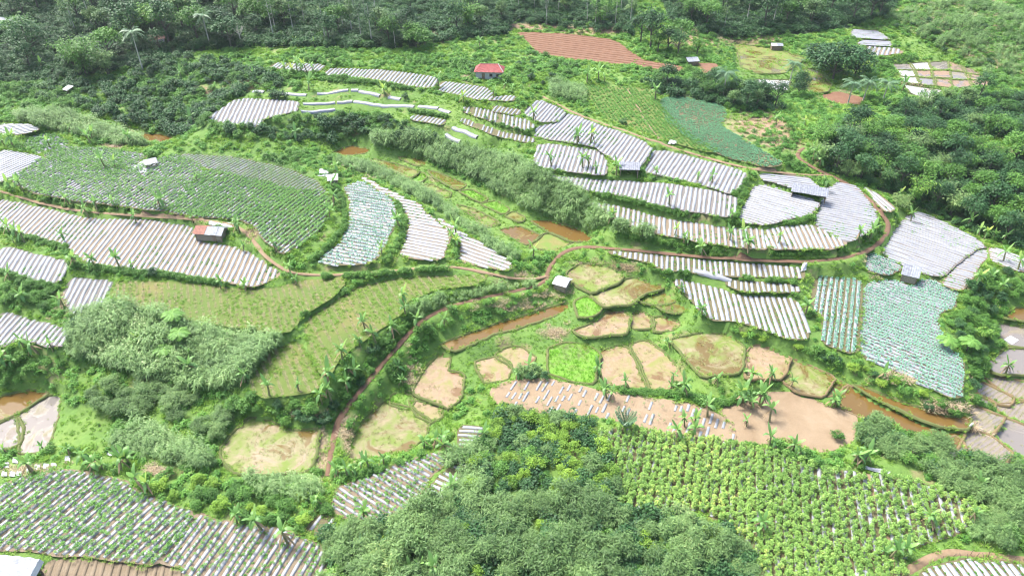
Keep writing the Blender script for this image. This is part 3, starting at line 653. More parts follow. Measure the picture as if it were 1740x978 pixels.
# ------------------------------------------------------------------ the ground, one sheet out to the horizon
BARE = [(1295,212,55,26,.8),(1330,238,45,16,.7),(690,58,60,10,.5),(745,62,30,10,.6),(905,46,70,6,.8),(1010,52,60,7,.8),(1180,70,50,14,.7),(1160,55,30,10,.6),(1270,70,60,8,.6),
 (410,145,28,9,.8),(345,155,20,9,.8),(195,248,22,7,.7),(205,225,25,7,.5),(590,282,20,6,.4),(800,132,14,12,.6),(1310,66,22,8,.6),(1340,100,8,12,.5),(1430,170,40,12,.6),(1560,142,30,6,.5),
 (880,520,60,9,.45),(930,500,30,8,.4),(945,566,30,10,.5),(880,470,30,10,.3),(1010,450,30,8,.4),(1065,455,30,8,.6),(1285,425,40,7,.5),(1360,420,70,6,.5),(1480,440,14,8,.4),
 (1545,640,70,12,.55),(1600,690,40,10,.6),(430,395,14,14,.6),(520,700,40,10,.35),(590,730,12,40,.6),(545,770,10,40,.8),(270,800,16,6,.7),(60,800,50,10,.5),(985,772,30,14,.6),(960,740,20,10,.4),
 (1560,770,20,8,.7),(1530,930,12,30,.6),(110,520,18,22,.5),(700,640,12,40,.4),(1655,735,22,12,.9),(1625,455,26,30,.35),(1130,520,12,10,.4),(240,70,10,6,.5),(640,300,30,5,.3),(740,305,14,5,.5),(1500,470,14,6,.5),(560,600,10,30,.4)]
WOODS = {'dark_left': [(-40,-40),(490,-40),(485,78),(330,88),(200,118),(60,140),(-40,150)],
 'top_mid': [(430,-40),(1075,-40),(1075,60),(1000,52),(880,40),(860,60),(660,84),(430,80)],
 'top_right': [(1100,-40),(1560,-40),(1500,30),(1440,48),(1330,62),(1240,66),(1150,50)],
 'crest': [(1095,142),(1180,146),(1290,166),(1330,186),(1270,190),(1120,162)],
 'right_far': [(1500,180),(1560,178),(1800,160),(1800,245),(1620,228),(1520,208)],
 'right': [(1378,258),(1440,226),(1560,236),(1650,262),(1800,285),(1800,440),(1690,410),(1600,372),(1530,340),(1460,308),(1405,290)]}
XS = np.r_[-1600, -1000, -600, -400, -320, gx, 320, 400, 600, 1000, 1600]
YS = np.r_[-700, -400, -150, -40, 10, gy, 420, 480, 600, 900, 1300, 1800]
GX, GY = np.meshgrid(XS, YS)
cxx, cyy2 = np.clip(GX, X0, X1), np.clip(GY, Y0, Y1)
u = np.round((cxx - X0) / STEP).astype(int).clip(0, NX - 1); v = np.round((cyy2 - Y0) / STEP).astype(int).clip(0, NY - 1)
GZ = ZTERR[v, u].astype(float)
far = np.hypot(GX - cxx, np.maximum(GY - cyy2, 0))
GZ = GZ + 60 * (1 - np.exp(-far / 260)) * (1 + .6 * (vnoise(GX * .004, GY * .004) - .3))
ny, nx = GX.shape
idx = np.arange(ny * nx).reshape(ny, nx)
F = np.stack([idx[:-1, :-1], idx[:-1, 1:], idx[1:, 1:], idx[1:, :-1]], -1).reshape(-1, 4)
V = np.stack([GX, GY, GZ], -1).reshape(-1, 3)
me = mesh_from('ground', V, F, M['ground'], True)
pix = to_pixel(V)
front = V[:, 1] > 5
bare = np.zeros(len(V)); wood = np.zeros(len(V))
for (bx, by, rx, ry, s) in BARE:
    bare = np.maximum(bare, s * np.clip(1.5 - np.hypot((pix[:, 0] - bx) / rx, (pix[:, 1] - by) / ry), 0, 1))
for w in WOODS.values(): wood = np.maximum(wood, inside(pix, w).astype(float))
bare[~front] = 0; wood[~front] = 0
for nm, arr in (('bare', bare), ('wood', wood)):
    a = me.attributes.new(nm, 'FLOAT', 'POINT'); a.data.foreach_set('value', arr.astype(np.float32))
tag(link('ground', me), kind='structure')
def bare_at(px):
    r = np.zeros(len(px))
    for (bx, by, rx, ry, s) in BARE:
        r = np.maximum(r, s * np.clip(1.5 - np.hypot((px[:, 0] - bx) / rx, (px[:, 1] - by) / ry), 0, 1))
    return r

# ------------------------------------------------------------------ footpaths
for pi, (g, wd) in enumerate(PATHW):
    t = np.gradient(g[:, :2], axis=0); t /= np.maximum(np.hypot(t[:, 0], t[:, 1])[:, None], 1e-6)
    nr = np.stack([-t[:, 1], t[:, 0]], -1)
    wv = wd * (.85 + .5 * vnoise(np.arange(len(g)) * .31, pi * 7.3 + 0 * g[:, 0]))
    V = []; off = [-.5, -.36, 0, .36, .5]; dz = [-.05, .09, .12, .09, -.05]
    for o_, z_ in zip(off, dz):
        p = g[:, :2] + nr * (wv * o_)[:, None]
        zz = np.maximum(g[:, 2], zat(p[:, 0], p[:, 1]) - .02) if abs(o_) < .5 else g[:, 2]
        V.append(np.column_stack([p, zz + z_]))
    V = np.stack(V, 1).reshape(-1, 3); n = len(g)
    I = np.arange(n * 5).reshape(n, 5)
    F = np.stack([I[:-1, :-1], I[:-1, 1:], I[1:, 1:], I[1:, :-1]], -1).reshape(-1, 4)
    o = link('footpath', mesh_from('footpath', V, F, M['path_red' if pi == 1 else 'path'], True))
    tag(o, kind='structure')

# ------------------------------------------------------------------ scatter of instances (for what nobody could count)
_groups = {}
def gn_group(key, protos):
    if key in _groups: return _groups[key]
    ng = bpy.data.node_groups.new('scatter_' + key, 'GeometryNodeTree')
    ng.interface.new_socket('Geometry', in_out='INPUT', socket_type='NodeSocketGeometry')
    ng.interface.new_socket('Geometry', in_out='OUTPUT', socket_type='NodeSocketGeometry')
    n = ng.nodes; L = ng.links
    gi = n.new('NodeGroupInput'); go = n.new('NodeGroupOutput')
    jn = n.new('GeometryNodeJoinGeometry')
    for p in protos:
        oi = n.new('GeometryNodeObjectInfo'); oi.inputs['Object'].default_value = p; oi.inputs['As Instance'].default_value = True
        L.new(oi.outputs['Geometry'], jn.inputs[0])
    m2p = n.new('GeometryNodeMeshToPoints')
    iop = n.new('GeometryNodeInstanceOnPoints'); iop.inputs['Pick Instance'].default_value = True
    def attr(nm, ty):
        a = n.new('GeometryNodeInputNamedAttribute'); a.data_type = ty; a.inputs['Name'].default_value = nm; return a.outputs['Attribute']
    cb = n.new('ShaderNodeCombineXYZ'); L.new(attr('rot', 'FLOAT'), cb.inputs[2])
    L.new(attr('tilt', 'FLOAT'), cb.inputs[0])
    L.new(gi.outputs[0], m2p.inputs[0]); L.new(m2p.outputs[0], iop.inputs['Points']); L.new(jn.outputs[0], iop.inputs['Instance'])
    L.new(attr('vi', 'INT'), iop.inputs['Instance Index']); L.new(cb.outputs[0], iop.inputs['Rotation']); L.new(attr('scl', 'FLOAT'), iop.inputs['Scale'])
    L.new(iop.outputs[0], go.inputs[0])
    _groups[key] = ng
    return ng
def scatter(name, key, protos, P, scl, parent=None, rot=None, tilt=.12):
    P = np.asarray(P, np.float32)
    if parent is not None: P = P - np.array(parent.location, np.float32)
    me = bpy.data.meshes.new(name); n = len(P)
    me.vertices.add(n); me.vertices.foreach_set('co', P.ravel())
    for nm, ty, arr in (('rot', 'FLOAT', rng.uniform(0, 6.28, n) if rot is None else rot), ('scl', 'FLOAT', scl), ('tilt', 'FLOAT', rng.normal(0, tilt, n)), ('vi', 'INT', rng.integers(0, len(protos), n))):
        a = me.attributes.new(nm, ty, 'POINT'); a.data.foreach_set('value', np.asarray(arr, np.int32 if ty == 'INT' else np.float32))
    o = link(name, me, parent)
    md = o.modifiers.new('scatter', 'NODES'); md.node_group = gn_group(key, protos)
    tag(o, kind='stuff')
    return o

# ------------------------------------------------------------------ plant shapes (prototypes, not linked)
def leaves(C, D, U, ln, wd, fold=.0):
    """rhombic leaves: base C, direction D, side U"""
    n = len(C); ln = np.broadcast_to(ln, n)[:, None]; wd = np.broadcast_to(wd, n)[:, None]
    mid = C + D * ln * .45
    V = np.stack([C, mid + U * wd * .5, C + D * ln, mid - U * wd * .5], 1)
    if fold:
        nn = np.cross(D, U); V[:, 1] += nn * wd * fold; V[:, 3] += nn * wd * fold
    return V.reshape(-1, 3), np.arange(4 * n).reshape(n, 4)
def unit(a): return a / np.maximum(np.linalg.norm(a, axis=-1, keepdims=True), 1e-9)
def rnd_dirs(r, n): return unit(r.normal(size=(n, 3)))
def crown_mesh(seed, blobs, per, ln, wd, mat, droop=.0, upb=.5, jit=.35):
    """leaf clumps through the volume of several blobs; leaves point out and up"""
    r = np.random.default_rng(seed); Vs = []; Fs = []; var = []; b = 0
    for (c, rad) in blobs:
        c = np.array(c, float); rad = np.array(rad if hasattr(rad, '__len__') else (rad, rad, rad), float)
        n = per
        d = rnd_dirs(r, n); d[:, 2] = np.where(d[:, 2] < -.45, -d[:, 2], d[:, 2])
        q = c + d * rad * (r.random(n) ** .45)[:, None]
        nn = unit(d * .55 + np.array([0, 0, .75]) + r.normal(size=(n, 3)) * .42)       # leaf faces turn to the light
        D = d + r.normal(size=(n, 3)) * (jit + .25) + np.array([0, 0, -.35 - droop]); D = unit(D - nn * (D * nn).sum(-1, keepdims=True))
        U = np.cross(nn, D)
        l = ln * r.uniform(.7, 1.35, n)
        V, F = leaves(q, D, U, l, wd * r.uniform(.7, 1.3, n), .12)
        Vs.append(V); Fs.append(F + b); b += len(V)
        var.append(np.clip(.5 + r.normal(0, .22, n) + r.normal(0, .18), 0, 1))
    return mesh_from('crown', np.vstack(Vs), np.vstack(Fs), mat, False, np.concatenate(var))
def shell_blobs(r, R3, n, rad, zc, flat=.25):
    out = []
    for i in range(n):
        d = unit(r.normal(size=3))
        if d[2] < -flat: d[2] = -d[2] * .6
        k = r.uniform(.55, .95)
        out.append((np.array(R3) * d * k + np.array([0, 0, zc]), rad * r.uniform(.7, 1.25)))
    return out
def blade_mesh(seed, n, r0, h, wd, mat, arch=.5, seg=2, upright=.75):
    """arching grass or reed blades from one foot"""
    r = np.random.default_rng(seed)
    a = r.uniform(0, 2 * math.pi, n); rr = r0 * np.sqrt(r.random(n))
    base = np.stack([np.cos(a) * rr, np.sin(a) * rr, np.zeros(n)], -1)
    az = a + r.normal(0, .7, n); L = h * r.uniform(.55, 1.15, n)
    out = np.stack([np.cos(az), np.sin(az), np.zeros(n)], -1); side = np.stack([-np.sin(az), np.cos(az), np.zeros(n)], -1)
    w = wd * r.uniform(.6, 1.3, n)
    rows = []
    for s in range(seg + 1):
        t = s / seg
        ctr = base + np.array([0, 0, 1.]) * (L * (t * upright + (1 - upright) * t * (1 - t) * 1.6))[:, None] + out * (L * arch * t * t)[:, None]
        ww = (w * (1 - .93 * t ** 1.6))[:, None] * .5
        rows += [ctr - side * ww, ctr + side * ww]
    V = np.stack(rows, 1); k = V.shape[1]; V = V.reshape(-1, 3)
    F = []
    for s in range(seg):
        b = np.arange(n) * k + 2 * s
        F.append(np.stack([b, b + 1, b + 3, b + 2], -1))
    return mesh_from('blades', V, np.vstack(F), mat, False, np.concatenate([np.clip(r.random(n) * .7 + .45 * (i + .5) / seg - .05, 0, 1) for i in range(seg)]))  # tone rises along the blade: shade at the foot is painted in
def proto(name, me):
    return bpy.data.objects.new(name, me)
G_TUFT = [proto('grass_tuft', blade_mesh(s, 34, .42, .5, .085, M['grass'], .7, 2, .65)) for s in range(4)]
G_WEED = [proto('weed_clump', crown_mesh(20 + s, shell_blobs(np.random.default_rng(s), (.5, .5, .28), 7, .3, .22), 18, .24, .15, M['weed'])) for s in range(4)]
G_FOREST = [proto('forest_shrub', crown_mesh(35 + s, shell_blobs(np.random.default_rng(s + 60), (1.0, 1.0, .8), 12, .5, .7), 26, .34, .2, M['leaf_dark'])) for s in range(3)]
G_BUSHLET = [proto('low_shrub', crown_mesh(30 + s, shell_blobs(np.random.default_rng(s + 50), (.75, .75, .6), 10, .4, .55), 26, .26, .14, M['leaf_mid'])) for s in range(3)]
def stalk_mesh(seed, n, r0, h, mat, per=11, ln=.55, wd=.1):
    """leafy stalks: tall elephant grass with drooping blades all the way up"""
    r = np.random.default_rng(seed); C = []; D = []; va = []
    for i in range(n):
        a = r.uniform(0, 6.28); rr = r0 * math.sqrt(r.random()); H = h * r.uniform(.6, 1.12); lean = r.uniform(.05, .3) * H
        o = np.array([math.cos(a), math.sin(a), 0.])
        t = np.sort(r.uniform(.25, 1, per)); q = o * rr + o * (lean * t ** 2)[:, None] + np.array([0, 0, 1.]) * (H * t)[:, None]
        z_ = r.uniform(0, 6.28, per); hd = np.stack([np.cos(z_), np.sin(z_), np.zeros(per)], -1)
        C.append(q); D.append(unit(hd + o * .4 + np.array([0, 0, 1.]) * (r.uniform(-.45, .35, per) + .5 * (t > .9))[:, None])); va.append(np.clip(.15 + .6 * t + r.normal(0, .17, per), 0, 1))  # shaded foot and bright top of the clump put into leaf tone
    C = np.vstack(C); D = np.vstack(D); U = unit(np.cross(D, np.array([0, 0, 1.]) + .35 * rnd_dirs(r, len(C)))); m_ = len(C)
    L = ln * r.uniform(.7, 1.4, m_); base = C; mid = C + D * (L * .5)[:, None]; tip = C + D * L[:, None] + np.array([0, 0, -.32]) * L[:, None]
    w = (wd * r.uniform(.7, 1.3, m_) * .5)[:, None]
    V = np.stack([base, mid + U * w, tip, mid - U * w], 1).reshape(-1, 3)
    return mesh_from('reed_blades', V, np.arange(4 * m_).reshape(m_, 4), mat, False, np.concatenate(va))
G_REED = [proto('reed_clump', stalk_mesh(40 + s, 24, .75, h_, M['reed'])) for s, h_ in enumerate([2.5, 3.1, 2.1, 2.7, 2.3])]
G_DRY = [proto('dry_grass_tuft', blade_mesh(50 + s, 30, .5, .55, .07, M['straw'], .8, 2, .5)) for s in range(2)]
def rosette(seed, mat, n=11, ln=.26, wd=.2, el=.45):
    r = np.random.default_rng(seed); a = np.arange(n) * 2.4 + r.normal(0, .2, n); t = np.linspace(0, 1, n)
    e = el + t * .8
    D = np.stack([np.cos(a) * np.cos(e), np.sin(a) * np.cos(e), np.sin(e)], -1); U = np.stack([-np.sin(a), np.cos(a), np.zeros(n)], -1)
    V, F = leaves(np.zeros((n, 3)) + np.array([0, 0, .03]), D, U, ln * (1.1 - .45 * t), wd * (1.1 - .3 * t), .2)
    return mesh_from('rosette', V, F, mat, False, np.clip(.35 + .5 * t + r.normal(0, .15, n), 0, 1))
G_CABB = [proto('cabbage', rosette(s, M['cabbage'])) for s in range(3)]
G_CABD = [proto('cabbage', rosette(s + 5, M['cabbage_dark'], 12, .34, .26)) for s in range(3)]
G_CHILI = [proto('pepper_plant', crown_mesh(60 + s, [((0, 0, .3), .22), ((.1, .05, .45), .18), ((-.1, -.04, .42), .18)], 16, .17, .09, M['chili'])) for s in range(4)]
G_LEAFY = [proto('leafy_crop', crown_mesh(70 + s, [((0, 0, .22), (.3, .3, .2)), ((.1, .1, .35), .2)], 20, .2, .13, M['chili'])) for s in range(4)]
G_BEAN = [proto('bean_vine', crown_mesh(80 + s, [((0, 0, .35), (.36, .36, .3)), ((.12, .1, .7), .3), ((-.12, -.1, .9), .28), ((0, 0, 1.1), .24)], 26, .2, .15, M['bean'])) for s in range(4)]
G_SEED = [proto('seedling', rosette(90 + s, M['chili'], 6, .13, .07, .7)) for s in range(2)]
G_TALL = [proto('tall_crop', crown_mesh(95 + s, [((0, 0, .4), (.2, .2, .35)), ((0, .05, .8), (.2, .2, .25))], 16, .26, .07, M['reed'])) for s in range(3)]
G_STUB = [proto('stubble_tuft', blade_mesh(110 + s, 12, .18, .22, .05, M['stubble'], .5, 1, .8)) for s in range(2)]
G_RICE = [proto('rice_tuft', blade_mesh(115 + s, 16, .2, .3, .05, M['rice'], .4, 1, .9)) for s in range(2)]

# ------------------------------------------------------------------ fields: soil, raised plastic covered beds, crop
def fill_mesh(name, poly, z, mat, org):
    pts = [Vector((p[0] - org[0], p[1] - org[1], z - org[2])) for p in poly]
    tris = tessellate_polygon([pts])
    return mesh_from(name, [tuple(p) for p in pts], [tuple(t) for t in tris], mat)
SOIL = {'none': 'soil_tan', 'seed': 'soil_olive', 'chili': 'soil_tan', 'chili2': 'soil_tan', 'grassrow': 'soil_grass', 'weed': 'soil_grass', 'leafy': 'soil_olive', 'leafy2': 'soil_olive', 'tall': 'soil_olive', 'cabbage': 'soil_olive', 'cabbage2': 'soil_olive', 'kale': 'soil_olive', 'bean': 'soil_olive', 'patchy': 'soil_pale'}
SOILK = {'M2': 'soil_pale', 'H3': 'soil_tan', 'Q1': 'soil_red', 'Q2': 'soil_red', 'Q3': 'soil_red', 'Q4': 'soil_red', 'R1a': 'soil_grey', 'R1b': 'soil_grey', 'R1c': 'soil_grey', 'R1d': 'soil_grey', 'R2': 'soil_grey', 'R3b': 'soil_grey', 'R4': 'soil_grey', 'R5': 'soil_grey', 'R3a': 'soil_tan', 'R3c': 'soil_tan', 'W1': 'soil_olive', 'R6b': 'soil_grey', 'L1': 'soil_grey', 'topA': 'soil_grey', 'L4': 'soil_grey', 'L5': 'soil_grey', 'L6': 'soil_grey'}
GREYED = {'L4', 'L5', 'L6', 'R1a', 'M1', 'N1', 'H1', 'H2', 'L2b', 'L2d', 'topE', 'topF', 'topG'}
def row_segments(poly, d, sp, jit=.0):
    """parallel rows clipped to a plot: list of (start, end)"""
    nrm = np.array([-d[1], d[0]])
    s = poly @ nrm; t = poly @ d
    out = []
    k0 = math.ceil((s.min() + .35 * sp) / sp); k1 = math.floor((s.max() - .35 * sp) / sp)
    for k in range(k0, k1 + 1):
        c = k * sp
        s2 = np.roll(s, -1); t2 = np.roll(t, -1)
        m = (s > c) != (s2 > c)
        x = np.sort((t + (c - s) / np.where(m, s2 - s, 1) * (t2 - t))[m])
        for a, b in zip(x[::2], x[1::2]): out.append((c, a + .1 + rng.uniform(0, .3), b - .1 - rng.uniform(0, .3), nrm))
    return [(o[3] * o[0] + d * o[1], o[3] * o[0] + d * o[2]) for o in out if o[2] - o[1] > 1.0]
def bed_mesh(a, b, w, h, z, org, mat, seed):
    L = float(np.hypot(*(b - a))); n = max(2, int(L / 1.1) + 1)
    t = np.linspace(0, 1, n)
    d = (b - a) / L; nr = np.array([-d[1], d[0]])
    wob = (vnoise(t * L * .22 + seed * 3.1, seed * 1.7 + 0 * t) - .5) * .26
    ctr = a + (b - a) * t[:, None] + nr * wob[:, None]
    wv = w * (.82 + .34 * vnoise(t * L * .8 + seed, 5 + 0 * t)); hv = h * (.75 + .5 * vnoise(t * L * .9, seed * 2.3 + 0 * t))
    hv[0] *= .45; hv[-1] *= .45
    V = []
    for o_, z_ in ((-.5, -.03), (-.4, .7), (0, 1.), (.4, .7), (.5, -.03)):
        p = ctr + nr * (wv * o_)[:, None]
        V.append(np.column_stack([p[:, 0] - org[0], p[:, 1] - org[1], z - org[2] + (hv * z_ if z_ > 0 else np.full(n, z_))]))
    V = np.stack(V, 1).reshape(-1, 3); I = np.arange(n * 5).reshape(n, 5)
    F = np.stack([I[:-1, :-1], I[:-1, 1:], I[1:, 1:], I[1:, :-1]], -1).reshape(-1, 4)
    return mesh_from('bed', V, F, mat, True)
CROPS = {  # protos, spacing along the row, lines across the bed, scale, presence
 'seed': ('seedling', G_SEED, .6, (-.18, .18), .85, .7), 'chili': ('pepper', G_CHILI, .5, (-.17, .17), 1.0, .62), 'chili2': ('pepper', G_CHILI, .55, (-.14, .14), .75, .5),
 'cabbage': ('cabbage', G_CABB, .45, (-.24, .24), 1.0, .88), 'cabbage2': ('cabbage', G_CABB, .42, (-.16, .16), 1.0, .85), 'kale': ('cabbage', G_CABB, .5, (-.2, .2), .95, .8),
 'leafy': ('leafy', G_LEAFY, .48, (-.2, .02), .82, .72), 'leafy2': ('leafy', G_LEAFY, .45, (-.36, -.16), .9, .8), 'tall': ('tall', G_TALL, .45, (-.12, .08), .8, .75),
 'bean': ('bean', G_BEAN, .36, (-.24, .24), .7, 1.0), 'weed': ('weedrow', G_WEED, .5, (0,), .6, .7), 'grassrow': ('dryrow', G_DRY, .4, (0,), .45, .85), 'patchy': ('tall', G_TALL, 1.4, (0,), .7, .35)}
for ki, (k, v) in enumerate(FIELDS.items()):
    poly, z = POLY[k]
    c = poly.mean(0); org = (float(c[0]), float(c[1]), z)
    root = link('vegetable_field' if v[6] not in ('grassrow',) else 'grass_terrace', None, None, org)
    tag(root, v[7], 'field', 'cultivated fields')
    crop = v[6]
    link('soil', fill_mesh('soil', poly, z + .02 + .004 * (ki % 6), M[SOILK.get(k, SOIL.get(crop, 'soil_tan'))], org), root)
    if not v[2]: continue
    (xa, ya), (xb, yb) = v[2]
    d = on_plane(xb, yb, z) - on_plane(xa, ya, z); d = d / np.hypot(*d)
    if k == 'FC' : GP = G_CABD
    rows = row_segments(poly, d, v[3])
    sp, bw, share = v[3], v[4], v[5]
    mat = M['mulch_grey' if k in GREYED else 'mulch']
    pts = []
    for ri, (a, b) in enumerate(rows):
        segs = [(a, b)]
        if share < 1 and share > 0 and k == 'M1':
            L = np.hypot(*(b - a)); dd = (b - a) / L; segs = []; s0 = rng.uniform(0, 1)
            while s0 < L - 1.2:
                s1 = min(L, s0 + rng.uniform(1.2, 2.6))
                if rng.random() < .62: segs.append((a + dd * s0, a + dd * s1))
                s0 = s1 + rng.uniform(.5, 1.3)
        for (p, q) in segs:
            if share > 0 and rng.random() > share and k != 'M1': continue
            if share > 0:
                o = link('mulch_bed', bed_mesh(p, q, bw, .2, z + .02, org, mat, ri + ki * 13), root)
            elif crop in ('none',):
                link('soil_ridge', bed_mesh(p, q, bw, .22, z + .02, org, M[SOILK.get(k, 'soil_tan')], ri + ki * 13), root)
        if crop in CROPS:
            _, _, ds, lines, sc, pres = CROPS[crop]
            L = np.hypot(*(b - a)); nn = max(1, int(L / ds)); nr = np.array([-d[1], d[0]])
            for ln in lines:
                t = (np.arange(nn) + .5 + rng.uniform(-.25, .25, nn)) / nn
                p = a + (b - a) * t[:, None] + nr * (ln + rng.normal(0, .17 if crop == 'bean' else .05, nn))[:, None]
                pr = pres * np.clip(.35 + 1.3 * fnoise(p[:, 0] * .12 + 3, p[:, 1] * .12), 0, 1.15)
                p = p[rng.random(nn) < pr]
                zz = z + (.17 if share > 0 else .02)
                pts.append(np.column_stack([p, np.full(len(p), zz)]))
    if share > 0 and crop in ('none', 'seed', 'kale', 'chili2', 'cabbage2'):
        fw = []
        for (a, b) in rows:
            L = np.hypot(*(b - a)); nn = max(1, int(L / .55)); nr = np.array([-d[1], d[0]])
            p = a + (b - a) * rng.random(nn)[:, None] + nr * (sp * .5 + rng.normal(0, .07, nn))[:, None]
            p = p[inside(p, poly) & (fnoise(p[:, 0] * .15, p[:, 1] * .15 + 60) > (.5 if M[SOILK.get(k, 'soil_tan')] != M['soil_grey'] else .62))]
            fw.append(np.column_stack([p, np.full(len(p), z + .02)]))
        fw = np.vstack(fw)
        if len(fw): scatter('furrow_weeds', 'weeds', G_WEED, fw, rng.uniform(.15, .34, len(fw)), root)
    if pts:
        key, pr, _, _, sc, _ = CROPS[crop]
        if k == 'FC': key, pr = 'cabbage_dark', G_CABD
        if crop == 'grassrow':
            a_, b_ = poly.min(0), poly.max(0); w_ = rng.uniform(a_, b_, (int(np.prod(b_ - a_) * 2.2), 2)); w_ = w_[inside(w_, poly)]; w_ = w_[fnoise(w_[:, 0] * .16, w_[:, 1] * .16 + 20) + rng.normal(0, .06, len(w_)) > .42]
            scatter('grass_cover', 'grass', G_TUFT, np.column_stack([w_, np.full(len(w_), z + .02)]), rng.uniform(.3, .65, len(w_)), root)
        P = np.vstack(pts)
        scatter('crop_plants', key, pr, P, sc * rng.uniform(*((.45, 1.4) if crop == 'bean' else (.7, 1.25)), len(P)), root)

# grass and weeds creeping over the edges of every plot
EP = []
for k, (poly, z) in POLY.items():
    n = int(len(poly) * (1.5 if k in PADDIES else 1.1)); i = rng.integers(0, len(poly), n); f = rng.random(n)[:, None]
    p = poly[i] * (1 - f) + np.roll(poly, -1, 0)[i] * f + rng.normal(0, .3, (n, 2))
    keep = fnoise(p[:, 0] * .2 + 40, p[:, 1] * .2) > .36
    EP.append(np.column_stack([p, np.full(n, z + .03)])[keep])
EP = np.vstack(EP)
tag(scatter('edge_grass', 'grass', G_TUFT, EP, rng.uniform(.35, .85, len(EP))), 'grass creeping over the edges of fields and paddies', 'grass')

# single white plastic beds on the far ledges: things of their own
for i, s in enumerate(STRIPS):
    g = ground(*np.array(s, float).T)
    a, b = g[0, :2], g[1, :2]; zz = float(g[:, 2].mean())
    nseg = max(1, int(np.hypot(*(b - a)) / 3)); org = tuple(map(float, (*((a + b) / 2), zz)))
    P = a + (b - a) * np.linspace(0, 1, nseg * 3 + 1)[:, None]; zs = zat(P[:, 0], P[:, 1])
    d = (b - a) / np.hypot(*(b - a)); nr = np.array([-d[1], d[0]])
    V = []
    for o_, z_ in ((-.72, -.35), (-.62, .2), (0, .27), (.62, .2), (.72, -.35)):
        p = P + nr * o_
        V.append(np.column_stack([p[:, 0] - org[0], p[:, 1] - org[1], zs - org[2] + z_]))
    V = np.stack(V, 1).reshape(-1, 3); I = np.arange(len(P) * 5).reshape(-1, 5)
    F = np.stack([I[:-1, :-1], I[:-1, 1:], I[1:, 1:], I[1:, :-1]], -1).reshape(-1, 4)
    o = link('plastic_strip', mesh_from('strip', V, F, M['mulch'], True), None, org)
    ordw = ['first', 'second', 'third', 'fourth', 'fifth', 'sixth']
    lab = ('single white plastic bed on the upper grassy ledge, %s from the left' % ordw[i]) if i < 6 else ('single white plastic bed on the lower grassy ledge, %s from the left' % ordw[i - 6]) if i < 11 else \
        {11: 'short white plastic bed under the lower ledge, just above the thicket', 12: 'white plastic bed at the lip of the reed slope', 13: 'white plastic bed above the white strip farthest left on the striped slope', 14: 'long white plastic bed higher on the reed slope'}[i]
    if i == 13: lab = 'narrow white plastic bed between two grassy banks over the bright striped field'
    if [tuple(p) for p in s] == [(1180, 461), (1243, 477)]: lab = 'narrow white plastic bed between two grassy banks over the bright striped field'
    elif i == 13: lab = 'white plastic bed higher up beside the reed slope'
    tag(o, lab, 'plastic bed', 'single plastic beds')

# ------------------------------------------------------------------ paddies: wet floor and a bund round it
def bund_mesh(poly, z, org, mat, w=.55, h=.28, seed=0):
    n = len(poly); t = np.roll(poly, -1, 0) - np.roll(poly, 1, 0); t = unit(t); nr = np.stack([t[:, 1], -t[:, 0]], -1)
    s = np.arange(n); wv = w * (.75 + .6 * vnoise(s * .35, seed * 3.3 + 0 * s)); hv = h * (.6 + .8 * vnoise(s * .27 + 9, seed * 1.9 + 0 * s))
    V = []
    for o_, z_ in ((-.55, -.1), (-.25, .9), (.25, 1.), (.6, -.6)):
        p = poly + nr * (wv * o_)[:, None]
        V.append(np.column_stack([p[:, 0] - org[0], p[:, 1] - org[1], z - org[2] + hv * z_]))
    V = np.stack(V, 1).reshape(-1, 3); I = np.arange(n * 4).reshape(n, 4); J = np.roll(I, -1, 0)
    F = np.stack([I[:, :-1], I[:, 1:], J[:, 1:], J[:, :-1]], -1).reshape(-1, 4)
    return mesh_from('bund', V, F, mat, True)
M['bund'] = soil_mat('weedy_bund', (.12, .19, .035), (.20, .24, .06), (.34, .26, .13), .6)
M['bund_mud'] = soil_mat('mud_bund', (.26, .19, .08), (.36, .26, .12), (.30, .28, .09), .6)
stub = []; rice = []; till = []
